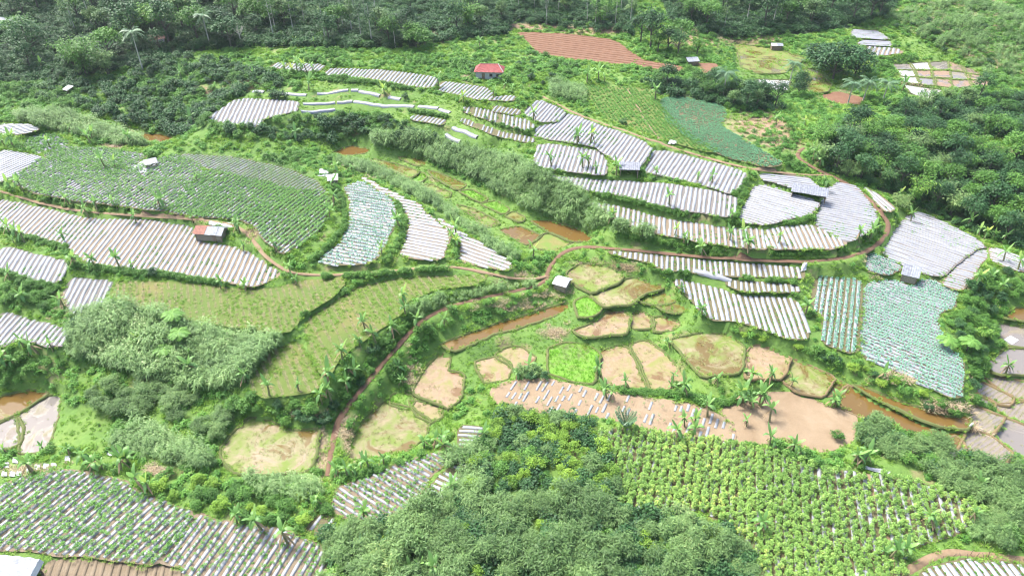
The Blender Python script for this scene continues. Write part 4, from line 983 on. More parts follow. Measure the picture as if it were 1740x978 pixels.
for ki, (k, v) in enumerate(PADDIES.items()):
    poly, z = POLY[k]
    c = poly.mean(0); org = (float(c[0]), float(c[1]), z)
    root = link('rice_paddy', None, None, org)
    tag(root, v[3], 'paddy', 'rice paddies')
    link('water' if v[2] in ('brown', 'sky', 'painted_sky') else 'mud_floor', fill_mesh('floor', poly, z + .02 + .004 * (ki % 6), M[v[2]], org), root)
    link('bund', bund_mesh(poly, z + .02, org, M['bund_mud' if k in ('P9', 'P10', 'P10b', 'P11', 'P19', 'P20', 'P21', 'P22', 'P23', 'P24', 'P25', 'P26', 'Z4', 'Z5') else 'bund'], .5, .26, ki), root)
    a, b = poly.min(0), poly.max(0); area = np.prod(b - a)
    dens = {'mud': 1.0, 'mudgreen': 1.6, 'green': 5, 'olive': 1.2, 'mudfar': .3, 'tilled': 0}.get(v[2], .15)
    q = rng.uniform(a, b, (int(area * dens), 2)); q = q[inside(q, poly)]
    if v[2] == 'green': kk = rng.random(len(q)) < .85
    else: kk = fnoise(q[:, 0] * .25, q[:, 1] * .25) > .46
    q = q[kk]
    if len(q):
        P = np.column_stack([q, np.full(len(q), z + .02)])
        g_ = v[2] in ('green', 'olive')
        scatter('rice_plants' if g_ else 'rice_stubble', 'rice' if g_ else 'stub', G_RICE if g_ else G_STUB, P, rng.uniform(.7, 1.3, len(P)), root)
    if v[2] == 'tilled':
        d = on_plane(1740, 700, z) - on_plane(1680, 740, z) if k in ('P20', 'P21', 'P23', 'P25') else on_plane(1690, 700, z) - on_plane(1715, 670, z)
        d = d / np.hypot(*d); P = []
        for (p0, p1) in row_segments(poly, d, .75):
            nn = int(np.hypot(*(p1 - p0)) / .3) + 1
            P.append(p0 + (p1 - p0) * np.linspace(0, 1, nn)[:, None])
        if P:
            P = np.vstack(P); P = np.column_stack([P, np.full(len(P), z + .02)])
            scatter('rice_seedlings', 'stub', G_STUB, P, rng.uniform(.8, 1.2, len(P)), root)
# ------------------------------------------------------------------ labels that say where a plant stands
ORD = 'first second third fourth fifth sixth seventh eighth ninth tenth eleventh twelfth thirteenth fourteenth fifteenth sixteenth seventeenth eighteenth nineteenth'.split()
for t_ in ('twenty', 'thirty', 'forty', 'fifty', 'sixty'):
    ORD += [t_[:-1] + 'ieth'] + [t_ + '-' + w for w in ORD[:9]]
PLACES = [(40,50,'in the upper left corner of the forest'),(160,70,'around the big bamboo on the upper left'),(290,60,'between the two left coconut palms'),(410,50,'around the bare white tree'),(540,50,'right of the bare white tree'),
 (700,50,'behind the long narrow hill field'),(800,30,'left of the far red terraces'),(960,35,'above the far red terraces'),(1090,50,'right of the far red terraces'),(1220,30,'at the top of the far valley'),(1380,40,'above the far olive paddy'),
 (1500,30,'over the far white terraces'),(1660,60,'on the grassy far right hillside'),(1150,155,'on the crest by the dark cabbage field'),(1280,170,'below the far white paddy'),(1430,140,'around the huge far tree'),(1620,195,'below the far flooded paddies'),(1400,215,'on the far weedy terrace'),
 (300,160,'in the green gully on the upper left'),(90,160,'on the upper left slope'),(430,130,'left of the hilltop banana grove'),(515,120,'in the hilltop banana grove'),(640,160,'among the single white beds'),(820,160,'below the red roofed house'),(960,130,'on the weedy slope right of the house'),(800,220,'on the central terrace strips'),
 (480,215,'on the shrubby bank under the striped hill field'),(660,240,'at the top of the reed slope'),(1000,240,'on the brown bank of the silver fields'),(1070,295,'around the small slope shed'),(1200,310,'at the right end of the silver fields'),(1130,350,'on the middle silver terrace'),(1080,395,'at the end of the reed slope'),(1230,415,'along the lowest arc terrace'),
 (1380,300,'around the long grey shed'),(1470,400,'inside the path bend'),(1440,260,'at the left end of the right forest'),(1530,290,'on the upper side of the right forest'),(1640,310,'in the middle of the right forest'),(1720,370,'at the right end of the right forest'),(1590,370,'along the lower edge of the right forest'),
 (1690,480,'in the thicket beside the silver wedge'),(1640,580,'in the thicket right of the cabbages'),(1560,660,'on the bank below the cabbages'),(1380,590,'on the bank below the white rows'),(1250,560,'left of the bank below the white rows'),(1150,500,'at the left end of the white rows'),
 (30,250,'at the left edge behind the striped plot'),(180,260,'behind the leafy left field'),(80,335,'at the left end of the upper path'),(240,365,'on the upper path above the tan field'),(330,310,'inside the leafy left field'),(420,410,'around the tin roofed hut'),(30,410,'on the left bank of the tan field'),(180,455,'along the lower edge of the tan field'),(470,480,'at the right tip of the tan field'),
 (570,320,'on the curved bank beside the spur fields'),(700,400,'between the three spur fields'),(890,440,'at the fork of the brown path'),(60,520,'between the grey plots on the left'),(60,600,'above the forked bund'),(240,580,'in the big reed thicket'),(380,600,'at the right side of the reed thicket'),(230,680,'below the big reed thicket'),(480,670,'on the little olive plot'),
 (600,630,'on the lower path hedge'),(660,570,'on the middle path hedge'),(720,540,'on the upper path hedge'),(690,640,'beside the notched tan paddy'),(890,630,'on the round bush between tan paddies'),(1040,660,'above the broken plastic plot'),(1180,660,'below the large tan paddy'),(1290,680,'on the bare soil patch'),(1420,690,'at the lone brown paddy'),(1180,730,'at the end of the broken plastic plot'),(1340,760,'between bare soil and beans'),(1460,780,'by the white sheet on the bean field'),
 (80,780,'above the pepper rows at the left'),(200,800,'above the pepper rows'),(260,840,'at the right shoulder of the pepper rows'),(330,740,'left of the muddy pond'),(420,850,'below the muddy pond'),(500,890,'above the sparse silver rows'),(600,800,'at the end of the brown footpath'),(740,760,'above the foreground thicket'),(620,890,'at the left end of the foreground thicket'),(720,950,'at the bottom of the foreground thicket'),(780,840,'on the left flank of the foreground thicket'),
 (880,740,'on top of the foreground thicket'),(960,800,'in the upper foreground thicket'),(860,880,'in the middle of the foreground thicket'),(960,950,'at the bottom centre'),(1090,920,'right of the bottom centre'),(1220,940,'at the lower edge of the beans'),(1290,910,'inside the left part of the beans'),(1520,940,'at the curved lower right path'),(1560,740,'on the shrub bank by the long brown paddy'),(1640,830,'on the shrub bank right of the beans'),(1720,870,'at the lower right edge'),(1710,640,'among the right edge paddies')]
_PL = np.array([(p[0], p[1]) for p in PLACES], float)
PENDING = []
def later(o, what, cat, group):
    px = to_pixel(np.array(o.location))
    i = int(np.argmin(((_PL - px) ** 2 * np.array([1, 2.2])).sum(1)))
    PENDING.append((what, cat, group, i, float(px[0]), o))
def settle_labels():
    by = {}
    for p in PENDING: by.setdefault((p[0], p[3]), []).append(p)
    for (what, i), L in by.items():
        L.sort(key=lambda p: p[4])
        for n, p in enumerate(L):
            lab = what + ' ' + PLACES[i][2]
            if len(L) > 1: lab += ', leftmost there' if n == 0 else ', rightmost there' if n == len(L) - 1 else ', %s from left' % ORD[n]
            tag(p[5], lab, p[1], p[2])

# ------------------------------------------------------------------ plants that are things
def limb_tree(seed, H, r0, spread, zc, mat, nl=6):
    r = random.Random(seed); m = MB()
    bend = (r.uniform(-.3, .3), r.uniform(-.3, .3))
    top = (bend[0], bend[1], zc)
    m.tube([(0, 0, -.6), (bend[0] * .3, bend[1] * .3, zc * .5), top, (bend[0] * 1.4, bend[1] * 1.4, H * .85)], [r0 * 1.25, r0 * .85, r0 * .6, r0 * .15], 7)
    for i in range(nl):
        a = i * 2.4 + r.uniform(-.4, .4); z0 = zc * r.uniform(.55, 1.05); l = spread * r.uniform(.6, .95)
        p0 = (bend[0] * z0 / zc, bend[1] * z0 / zc, z0)
        m.tube([p0, (p0[0] + math.cos(a) * l * .5, p0[1] + math.sin(a) * l * .5, z0 + l * .45), (p0[0] + math.cos(a) * l, p0[1] + math.sin(a) * l, z0 + l * .7)], [r0 * .42, r0 * .28, r0 * .08], 5)
    return m.mesh('trunk', mat, smooth=True)
def tree_kind(seed, H, Rc, mat, bark='bark', n=26, per=44, ln=.55, wd=.3, base=.35, droop=0):
    r = np.random.default_rng(seed)
    hz = H * (1 - base) / 2
    bl = shell_blobs(r, (Rc, Rc, hz), n, Rc * .36, H * base + hz, .5)
    bl.append(((0, 0, H * base + hz), (Rc * .55, Rc * .55, hz * .6)))
    return [('trunk', limb_tree(seed, H, .13 + H * .014, Rc, H * (base + .12), M[bark])), ('crown', crown_mesh(seed, bl, per, ln, wd, M[mat], droop))]
def slim_kind(seed, H, Rc, mat, bark='pale_bark'):
    r = np.random.default_rng(seed); bl = []
    for i in range(20):
        t = r.uniform(.42, 1); k = Rc * (1.15 - .75 * t) * 1.2
        a = r.uniform(0, 6.28)
        bl.append(((math.cos(a) * k * .8, math.sin(a) * k * .8, H * t), (k * .55, k * .55, k * .4)))
    return [('trunk', limb_tree(seed, H * 1.05, .17, Rc * .6, H * .6, M[bark], 5)), ('crown', crown_mesh(seed, bl, 40, .5, .24, M[mat], .1))]
def bamboo_kind(seed, H, Rc, mat='leaf_grey', n=15):
    r = np.random.default_rng(seed); culm = MB(); C = []; D = []; va = []
    for i in range(n):
        a = r.uniform(0, 6.28); o = np.array([math.cos(a), math.sin(a), 0]); h = H * r.uniform(.7, 1.05); s = Rc * r.uniform(.5, 1.1)
        pts = [o * .5 * r.random() + np.array([0, 0, -.3])]
        for t in (.35, .65, .85, 1.0): pts.append(o * (s * t ** 2.6) + np.array([0, 0, h * (t - .32 * t ** 5)]))
        culm.tube(pts, [.07, .06, .045, .03, .012], 4)
        nn = 95
        t = r.uniform(.3, 1, nn); q = np.stack([np.interp(t, [0, .35, .65, .85, 1], [p[k] for p in pts]) for k in range(3)], -1)
        dd = unit(r.normal(size=(nn, 3)) * np.array([1, 1, .45])); rad = Rc * .34 * r.random(nn)[:, None]
        C.append(q + dd * rad); D.append(unit(dd + np.array([0, 0, -.55]) + r.normal(size=(nn, 3)) * .3)); va.append(np.clip(.3 + .45 * t + r.normal(0, .2, nn), 0, 1))
    C = np.vstack(C); D = np.vstack(D); U = unit(np.cross(D, np.array([0, 0, 1.]) + .5 * rnd_dirs(r, len(C))))
    V, F = leaves(C, D, U, .62 * r.uniform(.7, 1.3, len(C)), .2)
    return [('culms', culm.mesh('culms', M['bark'], smooth=True)), ('crown', mesh_from('crown', V, F, M[mat], False, np.concatenate(va)))]
def shrub_kind(seed, Rc, H, mat, n=15, per=60, ln=.26, wd=.11, droop=0):
    r = np.random.default_rng(seed)
    bl = shell_blobs(r, (Rc, Rc, H * .5), n, Rc * .38, H * .48, .3)
    bl.append(((0, 0, H * .4), (Rc * .6, Rc * .6, H * .35)))
    st = MB(); rr = random.Random(seed)
    for i in range(5):
        a = i * 1.3 + rr.uniform(0, .5); st.tube([(0, 0, -.3), (math.cos(a) * Rc * .3, math.sin(a) * Rc * .3, H * .35), (math.cos(a) * Rc * .6, math.sin(a) * Rc * .6, H * .7)], [.06, .045, .015], 4)
    return [('stems', st.mesh('stems', M['bark'])), ('foliage', crown_mesh(seed, bl, per, ln, wd, M[mat], droop))]
def put(kind, name, loc, rz, sc, sz=1.0):
    root = link(name, None, None, tuple(map(float, loc)), rz, (sc, sc, sc * sz))
    for nm, me in kind: link(nm, me, root)
    return root
def fill(poly, n, mind, allow=(0,), lift=0.0):
    poly = np.array(poly, float)
    w = ground(poly[:, 0].clip(-200, 1940), poly[:, 1].clip(-70, 1040))
    a, b = w[:, :2].min(0) - 2, w[:, :2].max(0) + 2
    out = []; tries = 0
    cell = {}
    while len(out) < n and tries < 60:
        tries += 1
        q = rng.uniform(a, b, (max(200, n * 3), 2)); z = zat(q[:, 0], q[:, 1])
        P = np.column_stack([q, z]); m = inside(to_pixel(P), poly) & np.isin(occ(q[:, 0], q[:, 1]), allow)
        if lift: m &= inside(to_pixel(P + np.array([0, 0, lift])), poly)
        for p in P[m]:
            if len(out) >= n: break
            c = (int(p[0] / mind), int(p[1] / mind))
            if any(np.hypot(p[0] - o[0], p[1] - o[1]) < mind for i in (-1, 0, 1) for j in (-1, 0, 1) for o in cell.get((c[0] + i, c[1] + j), ())): continue
            cell.setdefault(c, []).append(p); out.append(p)
    return np.array(out).reshape(-1, 3)

# woods
BROAD = [tree_kind(200 + i, h, rc, mt) for i, (h, rc, mt) in enumerate([(8, 3.0, 'leaf_dark'), (9.5, 3.6, 'leaf_dark'), (7, 3.2, 'leaf_mid'), (10, 3.2, 'leaf_dark'), (8, 3.6, 'leaf_mid'), (7.5, 3, 'leaf_grey')])]
SLIM = [slim_kind(230 + i, h, rc, mt) for i, (h, rc, mt) in enumerate([(13, 2.2, 'leaf_dark'), (15, 2.4, 'leaf_mid'), (12, 2.0, 'leaf_grey'), (14, 2.2, 'leaf_dark')])]
BAMB = [bamboo_kind(250 + i, h, rc, mt) for i, (h, rc, mt) in enumerate([(9, 3.6, 'leaf_mid'), (8, 3.2, 'leaf_grey'), (7, 3.0, 'leaf_dark')])]
BIG = [tree_kind(290 + i, 7.5, 4.2, mt, 'bark', 40, 62, .55, .3, .1) for i, mt in enumerate(['leaf_dark', 'leaf_mid', 'leaf_dark'])]
TREES = []
def plant(pts, kinds, name, what, cat, group, s0=.75, s1=1.25):
    for p in pts:
        o = put(kinds[int(rng.integers(len(kinds)))], name, p, rng.uniform(0, 6.28), rng.uniform(s0, s1), rng.uniform(.88, 1.12))
        later(o, what, cat, group); TREES.append((p[0], p[1]))
plant(fill(WOODS['dark_left'], 80, 4.6), BROAD, 'broadleaf_tree', 'dark leafy tree', 'tree', 'trees of the far woods', 1.0, 1.6)
plant(fill([(100,-20),(480,-20),(480,70),(330,76),(200,80),(100,60)], 22, 4.0), SLIM, 'slender_tree', 'slender pale trunked tree', 'tree', 'slender trees of the far woods', .8, 1.2)
plant(fill(WOODS['top_mid'], 52, 4.8), BROAD, 'broadleaf_tree', 'dark leafy tree', 'tree', 'trees of the far woods', .8, 1.35)
plant(fill([(440,20),(640,20),(640,74),(440,74)], 18, 3.0), SLIM, 'slender_tree', 'slender pale trunked tree', 'tree', 'slender trees of the far woods', .75, 1.05)
plant(fill([(870,0),(1070,0),(1100,60),(1060,58),(960,46),(880,38)], 22, 3.4), SLIM, 'slender_tree', 'slender pale trunked tree', 'tree', 'slender trees of the far woods', .65, 1.0)
plant(fill(WOODS['top_right'], 46, 4.8), BROAD, 'broadleaf_tree', 'dark leafy tree', 'tree', 'trees of the far woods', .85, 1.4)
plant(fill([(1200,-10),(1340,-10),(1330,56),(1230,60)], 14, 3.4), SLIM, 'slender_tree', 'slender pale trunked tree', 'tree', 'slender trees of the far woods', .7, 1.05)
plant(fill([(1075,60),(1130,70),(1190,95),(1160,104),(1100,92)], 8, 3.2), BROAD, 'broadleaf_tree', 'dark leafy tree', 'tree', 'trees of the far woods', .8, 1.15)
plant(fill(WOODS['crest'], 18, 3.0), BROAD, 'broadleaf_tree', 'dark leafy tree', 'tree', 'trees of the far woods', .5, .85)
plant(fill(WOODS['right_far'], 26, 4.0), BROAD + BAMB, 'broadleaf_tree', 'dark leafy tree', 'tree', 'trees of the far woods', .55, .9)
plant(fill(WOODS['right'], 78, 3.5), [BROAD[0], BROAD[2], BROAD[4], BROAD[1]] + BAMB, 'bushy_tree', 'bushy dark green tree', 'tree', 'trees of the right forest', .68, 1.05)
# single trees one can name
def one(kind, name, px, py, sc, label, cat='tree', sz=1.0, rz=None):
    p = ground(np.array([px], float), np.array([py], float))[0]
    o = put(kind, name, p, rng.uniform(0, 6.28) if rz is None else rz, sc, sz); tag(o, label, cat); TREES.append((p[0], p[1])); return o
one(BAMB[0], 'bamboo_clump', 150, 132, 1.65, 'big light green arching bamboo clump on the upper left slope', 'bamboo')
one(BAMB[0], 'bamboo_clump', 128, 118, 1.35, 'smaller bamboo clump left behind the big light green one', 'bamboo')
one(BAMB[1], 'bamboo_clump', 185, 128, 1.2, 'dark drooping bamboo clump right of the big light green one', 'bamboo')
one(BIG[1], 'broadleaf_tree', 707, 82, 1.25, 'single wide rounded tree behind the long narrow hill field', 'tree', .8)
one(BIG[0], 'broadleaf_tree', 1415, 134, 1.75, 'huge dark spreading tree beside the far paddies', 'tree', .85)
one(BIG[2], 'broadleaf_tree', 1452, 128, 1.4, 'large dark tree joined to the right of the huge far tree', 'tree', .8)
one(BIG[2], 'broadleaf_tree', 1392, 118, 1.3, 'large dark tree joined to the left of the huge far tree', 'tree', .8)
one(BIG[0], 'broadleaf_tree', 1356, 162, .72, 'round dark tree standing alone in front of the far white paddy', 'tree', 1.3)
one(BROAD[3], 'broadleaf_tree', 1105, 85, 1.3, 'tall dark tree at the right end of the far red terraces', 'tree')
one(BAMB[0], 'bamboo_clump', 795, 50, 1.4, 'arching pale bamboo on the far wood edge left of the red terraces', 'bamboo')
one(SLIM[0], 'slender_tree', 672, 82, .75, 'dark narrow tree left of the wide rounded tree', 'tree')

# coconut palms
def frond_mesh(seed, L, up, droop, mat, nl=26, ll=.85):
    r = np.random.default_rng(seed); t = np.linspace(0, 1, 9)
    spine = np.stack([L * t * (1 - .12 * t), 0 * t, L * (up * t - droop * t * t)], -1)
    C = []; D = []
    ts = np.linspace(.1, 1, nl)
    for s in (-1, 1):
        q = np.stack([np.interp(ts, t, spine[:, k]) for k in range(3)], -1)
        C.append(q); D.append(unit(np.stack([.55 + 0 * ts, s * (1.1 - .5 * ts), -.45 + r.normal(0, .12, nl)], -1)))
    C = np.vstack(C); D = np.vstack(D); U = unit(np.cross(D, np.array([0, 0, 1.]))); tt = np.r_[ts, ts]
    V, F = leaves(C, D, U, ll * np.sin(np.pi * (.15 + .8 * tt)) + .2, .14)
    w = .05 * (1.2 - t)
    S = np.vstack([spine + np.stack([0 * t, w, 0 * t], -1), spine - np.stack([0 * t, w, 0 * t], -1)])
    b = len(V); FS = np.array([[b + i, b + i + 1, b + 9 + i + 1, b + 9 + i] for i in range(8)])
    return mesh_from('frond', np.vstack([V, S]), np.vstack([F, FS]), M[mat], False, np.r_[r.random(len(F)), np.full(8, .8)])
FRONDS = [frond_mesh(300 + i, 3.6, u, dr, 'palm') for i, (u, dr) in enumerate([(.9, .75), (.55, .8), (.2, .7), (-.05, .7)])]
def palm(px, py, H, label):
    p = ground(np.array([px], float), np.array([py], float))[0]
    root = link('coconut_palm', None, None, tuple(map(float, p)), rng.uniform(0, 6.28)); tag(root, label, 'palm', 'coconut palms')
    lean = rng.uniform(-.5, .5)
    link('trunk', MB().tube([(0, 0, -.5), (lean * .3, 0, H * .4), (lean * .7, 0, H * .75), (lean, 0, H)], [.24, .17, .14, .13], 7).mesh('trunk', M['pale_bark'], smooth=True), root)
    for i in range(17):
        link('frond', FRONDS[i * 4 // 17], root, (lean, 0, H), i * 2.4 + rng.uniform(-.2, .2), rng.uniform(.85, 1.12))
palm(243, 120, 11.5, 'tall coconut palm standing over the green gully, left of the two')
palm(357, 78, 9.5, 'coconut palm in front of the dark wood, left of the bare white tree')
palm(1341, 142, 6.5, 'coconut palm behind the round dark tree by the far paddies')
palm(1440, 178, 6.5, 'coconut palm with a pale thin trunk on the scraped red earth')
palm(1466, 172, 6.0, 'coconut palm right beside the pale trunked one')
palm(1228, 168, 7.5, 'dark coconut palm rising out of the crest trees')
palm(1500, 170, 5.5, 'small coconut palm left of the white reflecting far paddy')
# bare tree
p = ground(np.array([410.]), np.array([77.]))[0]
dt = link('bare_tree', None, None, tuple(map(float, p))); tag(dt, 'leafless white branched tree in front of the dark wood', 'tree')
m = MB(); m.tube([(0, 0, -.4), (.1, 0, 2.5), (0, .1, 4.5)], [.22, .17, .13], 7); link('trunk', m.mesh('trunk', M['pale_bark'], smooth=True), dt)
r_ = random.Random(4)
for i in range(9):
    a = i * 2.4; l = r_.uniform(2, 3.6); z0 = r_.uniform(2.6, 4.4); m = MB()
    e = (math.cos(a) * l * .7, math.sin(a) * l * .7, z0 + l * .95); h = (math.cos(a) * l * .3, math.sin(a) * l * .3, z0 + l * .35)
    m.tube([(0, .05, z0), h, e], [.1, .065, .02], 5)
    for j in range(4):
        b = a + r_.uniform(-1, 1); s = r_.uniform(.7, 1.4); q = h if j < 2 else tuple((h[k] + e[k]) / 2 for k in range(3))
        m.tube([q, (q[0] + math.cos(b) * s * .7, q[1] + math.sin(b) * s * .7, q[2] + s)], [.045, .012], 4)
    link('branch', m.mesh('branch', M['pale_bark'], smooth=True), dt)
# tree ferns
FF = [frond_mesh(320 + i, 1.9, u, .55, 'fern', 18, .6) for i, u in enumerate([.45, .25])]
for (px, py, H, lab) in [(302, 560, 3.6, 'light green tree fern at the upper rim of the reed thicket'), (312, 588, 3.2, 'light green tree fern in the middle of the reed thicket'), (283, 608, 2.2, 'small light green tree fern low in the reed thicket'), (1640, 600, 3, 'light green tree fern right of the cabbage field'), (1604, 590, 2, 'small pale fern at the right rim of the cabbage field')]:
    p = ground(np.array([px], float), np.array([py], float))[0]
    o = link('tree_fern', None, None, tuple(map(float, p)), rng.uniform(0, 6)); tag(o, lab, 'fern', 'tree ferns')
    link('trunk', MB().tube([(0, 0, -.3), (0, 0, H)], [.13, .1], 6).mesh('trunk', M['bark'], smooth=True), o)
    for i in range(12): link('frond', FF[i % 2], o, (0, 0, H), i * 2.4 + rng.uniform(-.2, .2), rng.uniform(.9, 1.15))
# one columnar palm above the broken plastic plot
p = ground(np.array([1062.]), np.array([728.]))[0]
o = link('young_palm', None, None, tuple(map(float, p)), .4); tag(o, 'upright blue green young palm standing on the broken plastic plot', 'palm')
link('trunk', MB().tube([(0, 0, -.3), (0, 0, 1.2)], [.2, .15], 7).mesh('trunk', M['bark'], smooth=True), o)
YF = frond_mesh(399, 1.9, 1.9, .55, 'palm', 24, .5)
for i in range(12): link('frond', YF, o, (0, 0, .8), i * 2.4, rng.uniform(.8, 1.1))

# bananas
BANANAS = [(309,135),(326,137),(433,131),(75,122),(367,157),(221,246),(157,240),(86,252),(8,248),(22,250),(41,256),(326,215),(121,225),(505,122),(514,126),(522,124),(497,130),(531,122),(487,124),(506,240),(746,149),(787,175),(838,166),(858,152),(872,160),(655,164),(525,155),(533,80),(502,76),(815,84),
 (1017,139),(997,141),(1028,142),(1113,170),(906,205),(983,243),(1003,243),(1144,158),(1318,213),(1401,221),(1368,216),(1381,268),(1696,236),(1644,213),(1600,206),(1580,200),(1533,156),
 (33,408),(42,412),(25,414),(18,400),(130,453),(124,450),(163,456),(204,456),(229,459),(152,371),(232,379),(273,354),(266,357),(280,356),(337,309),(179,285),(196,286),(17,478),(110,410),(414,428),(408,396),(402,392),(419,492),(375,490),(469,428),(155,246),(41,327),(22,326),(86,340),(119,351),(168,357),(199,354),(328,378),
 (503,484),(495,467),(563,320),(569,348),(572,298),(560,372),(679,387),(649,434),(776,400),(776,423),(770,412),(599,293),(937,282),(989,285),(1000,285),(1047,299),(1011,296),(1116,302),(1186,310),(1210,310),(1137,348),(1043,376),(1036,380),(1146,401),(1168,420),(1160,416),(1240,409),(1262,409),(1270,429),(1243,376),(1193,434),(906,440),(981,247),(1157,500),
 (1478,407),(1470,411),(1459,409),(1321,415),(1271,428),(1379,274),(1492,307),(1392,285),(1547,377),(1401,323),(1663,402),(1672,406),(1685,407),(1702,413),(1641,386),(1525,336),(1605,362),(1704,445),(1729,459),(1655,487),(1677,478),(1702,495),
 (110,523),(44,515),(41,592),(66,601),(91,598),(14,626),(28,623),(237,597),(244,590),(326,615),(331,637),(320,600),(458,672),(417,653),(508,664),(558,650),(563,681),(555,676),(591,661),(583,615),(621,562),(638,581),(613,590),(597,637),(604,645),(685,515),(690,537),(668,576),(682,637),(685,656),(547,686),(707,559),(754,557),
 (1014,637),(1030,676),(1036,680),(1061,661),(1138,664),(1160,670),(1141,648),(1199,692),(1213,653),(1257,689),(1276,695),(1293,692),(1273,653),(1306,650),(1262,684),(1202,708),(898,637),(1163,725),(1177,725),(1138,592),(1193,540),(879,645),(1417,690),(1412,692),(1307,717),(1268,725),(1290,689),(1274,686),(1310,648),(1343,659),(1495,648),(1707,637),(1368,535),
 (55,805),(77,766),(121,772),(166,799),(177,802),(207,802),(221,788),(243,829),(257,838),(442,896),(403,890),(11,772),(146,788),(445,901),(489,923),(539,863),(591,813),(575,810),(600,808),(652,791),(613,799),(630,799),(619,879),(721,763),(737,760),(751,755),(760,771),(744,748),(768,846),(795,783),(820,752),(707,943),(718,967),(737,980),(700,975),
 (1152,744),(1177,741),(1282,915),(1293,901),(1306,762),(1310,764),(1359,777),(1343,769),(1464,790),(1448,788),(1456,783),(1660,838),(1495,943),(1510,950),(1536,945),(1646,885),(1577,898)]
def banana_leaf(seed, L=2.0, W=.52, up=.9, droop=.9):
    r = np.random.default_rng(seed); t = np.linspace(0, 1, 7)
    cx = L * (.78 * t); cz = L * (up * t - droop * t * t)
    w = W * np.sin(np.pi * np.clip(.06 + .9 * t, 0, 1)) ** .7 * np.where(t < .12, .25, 1)
    dip = .16 * w
    jag = r.normal(0, .03, (2, 7))
    V = np.vstack([np.stack([cx, w * .5 + jag[0] * (t > .1), cz - dip], -1), np.stack([cx, 0 * t, cz], -1), np.stack([cx, -w * .5 + jag[1] * (t > .1), cz - dip], -1)])
    F = np.array([[k * 7 + i, k * 7 + i + 1, (k + 1) * 7 + i + 1, (k + 1) * 7 + i] for k in range(2) for i in range(6)])
    return V, F
BL = []
for i, (u, dr, L) in enumerate([(2.0, .5, 1.35), (1.6, .75, 1.6), (1.25, 1.05, 1.75), (.9, 1.2, 1.7), (.4, 1.15, 1.5)]):
    for j in range(2):
        V, F = banana_leaf(340 + i * 2 + j, L * (1 - .12 * j), .56 - .1 * j, u, dr)
        BL.append(mesh_from('leaf', V, F, M['banana'], True, np.full(len(F), (.95, .7, .5, .4, .3)[i] - .12 * j)))
V, F = banana_leaf(360, 1.5, .26, -.4, .55); DEADL = mesh_from('dead_leaf', V, F, M['dead_leaf'], True)
BSTEM = MB().tube([(0, 0, -.4), (0.02, 0, .9), (0, .02, 1.9), (0, 0, 2.2)], [.17, .15, .11, .07], 8).mesh('stem', M['pseudostem'], smooth=True)
def banana_crown(seed):
    r = np.random.default_rng(seed); Vs = []; Fs = []; va = []; b = 0
    nlv = int(r.integers(5, 10))
    for i in range(nlv):
        k = i * 5 // nlv; V, F = banana_leaf(seed + i, (1.35, 1.6, 1.75, 1.7, 1.5)[k] * r.uniform(.75, 1.1), .55 * r.uniform(.75, 1.15), (2., 1.6, 1.25, .9, .4)[k], (.5, .75, 1.05, 1.2, 1.15)[k])
        a = i * 2.4 + r.uniform(-.3, .3); co, si = math.cos(a), math.sin(a)
        V = np.stack([V[:, 0] * co - V[:, 1] * si, V[:, 0] * si + V[:, 1] * co, V[:, 2] + 2.1], -1)
        Vs.append(V); Fs.append(F + b); b += len(V); va += [(.95, .7, .5, .4, .3)[k]] * len(F)
    return mesh_from('crown', np.vstack(Vs), np.vstack(Fs), M['banana'], True, va)
BCROWN = [banana_crown(370 + 20 * i) for i in range(8)]
BAN = np.array(BANANAS, float); BG = ground(BAN[:, 0], BAN[:, 1])
for i, (q, p) in enumerate(zip(BAN, BG)):
    sc = rng.uniform(.6, 1.25) * (1.12 if q[1] < 300 else 1.0); rz = rng.uniform(0, 6.28)
    o = link('banana_plant', None, None, tuple(map(float, p)), rz, sc)
    o.rotation_euler = (rng.normal(0, .1), rng.normal(0, .1), rz)
    later(o, 'banana plant', 'banana plant', 'banana plants')
    TREES.append((p[0], p[1]))
    link('stem', BSTEM, o)
    if q[1] > 560:
        nl = int(rng.integers(5, 10))
        for j in range(nl):
            link('leaf', BL[min(9, (j * 5 // nl) * 2 + int(rng.integers(2)))], o, (0, 0, 2.1), j * 2.4 + rng.uniform(-.7, .7), rng.uniform(.7, 1.15))
        for j in range(int(rng.integers(1, 5))): link('dead_leaf', DEADL, o, (0, 0, 1.9), rng.uniform(0, 6.28), rng.uniform(.8, 1.1))
    else:
        link('crown', BCROWN[i % 8], o)
        if rng.random() < .6: link('dead_leaf', DEADL, o, (0, 0, 1.9), rng.uniform(0, 6.28))

# shrubs one can tell apart
SH_GREY = [shrub_kind(400 + i, 1.5 + .15 * i, 2.1 + .35 * (i % 3), 'leaf_grey', 13 + 2 * i, 110, .34, .085, .25) for i in range(5)]
SH_LIME = [shrub_kind(410 + i, 1.3, 1.9, 'leaf_lime', 16, 70, .2, .13) for i in range(3)]
SH_MID = [shrub_kind(420 + i, 1.3, 1.8, 'leaf_mid', 15, 70, .22, .13) for i in range(3)]
SH_DARK = [shrub_kind(430 + i, 1.2, 1.8, 'leaf_dark', 15, 60, .22, .13) for i in range(2)]
def shrubs(poly, n, mind, kinds, what, s0=.7, s1=1.3, grp='shrubs of the thickets'):
    plant(fill(poly, n, mind, (0,), .9), kinds, 'shrub', what, 'shrub', grp, s0, s1)
T_LOW = [(545,905),(640,890),(720,872),(790,845),(900,835),(1000,850),(1050,870),(1180,880),(1260,915),(1295,1005),(540,1005)]
T_UP = [(800,790),(832,735),(852,698),(930,708),(1010,716),(1042,762),(1050,862),(1000,848),(900,832),(790,842)]
shrubs(T_LOW, 75, 1.8, SH_GREY, 'feathery grey green shrub', .7, 1.6)
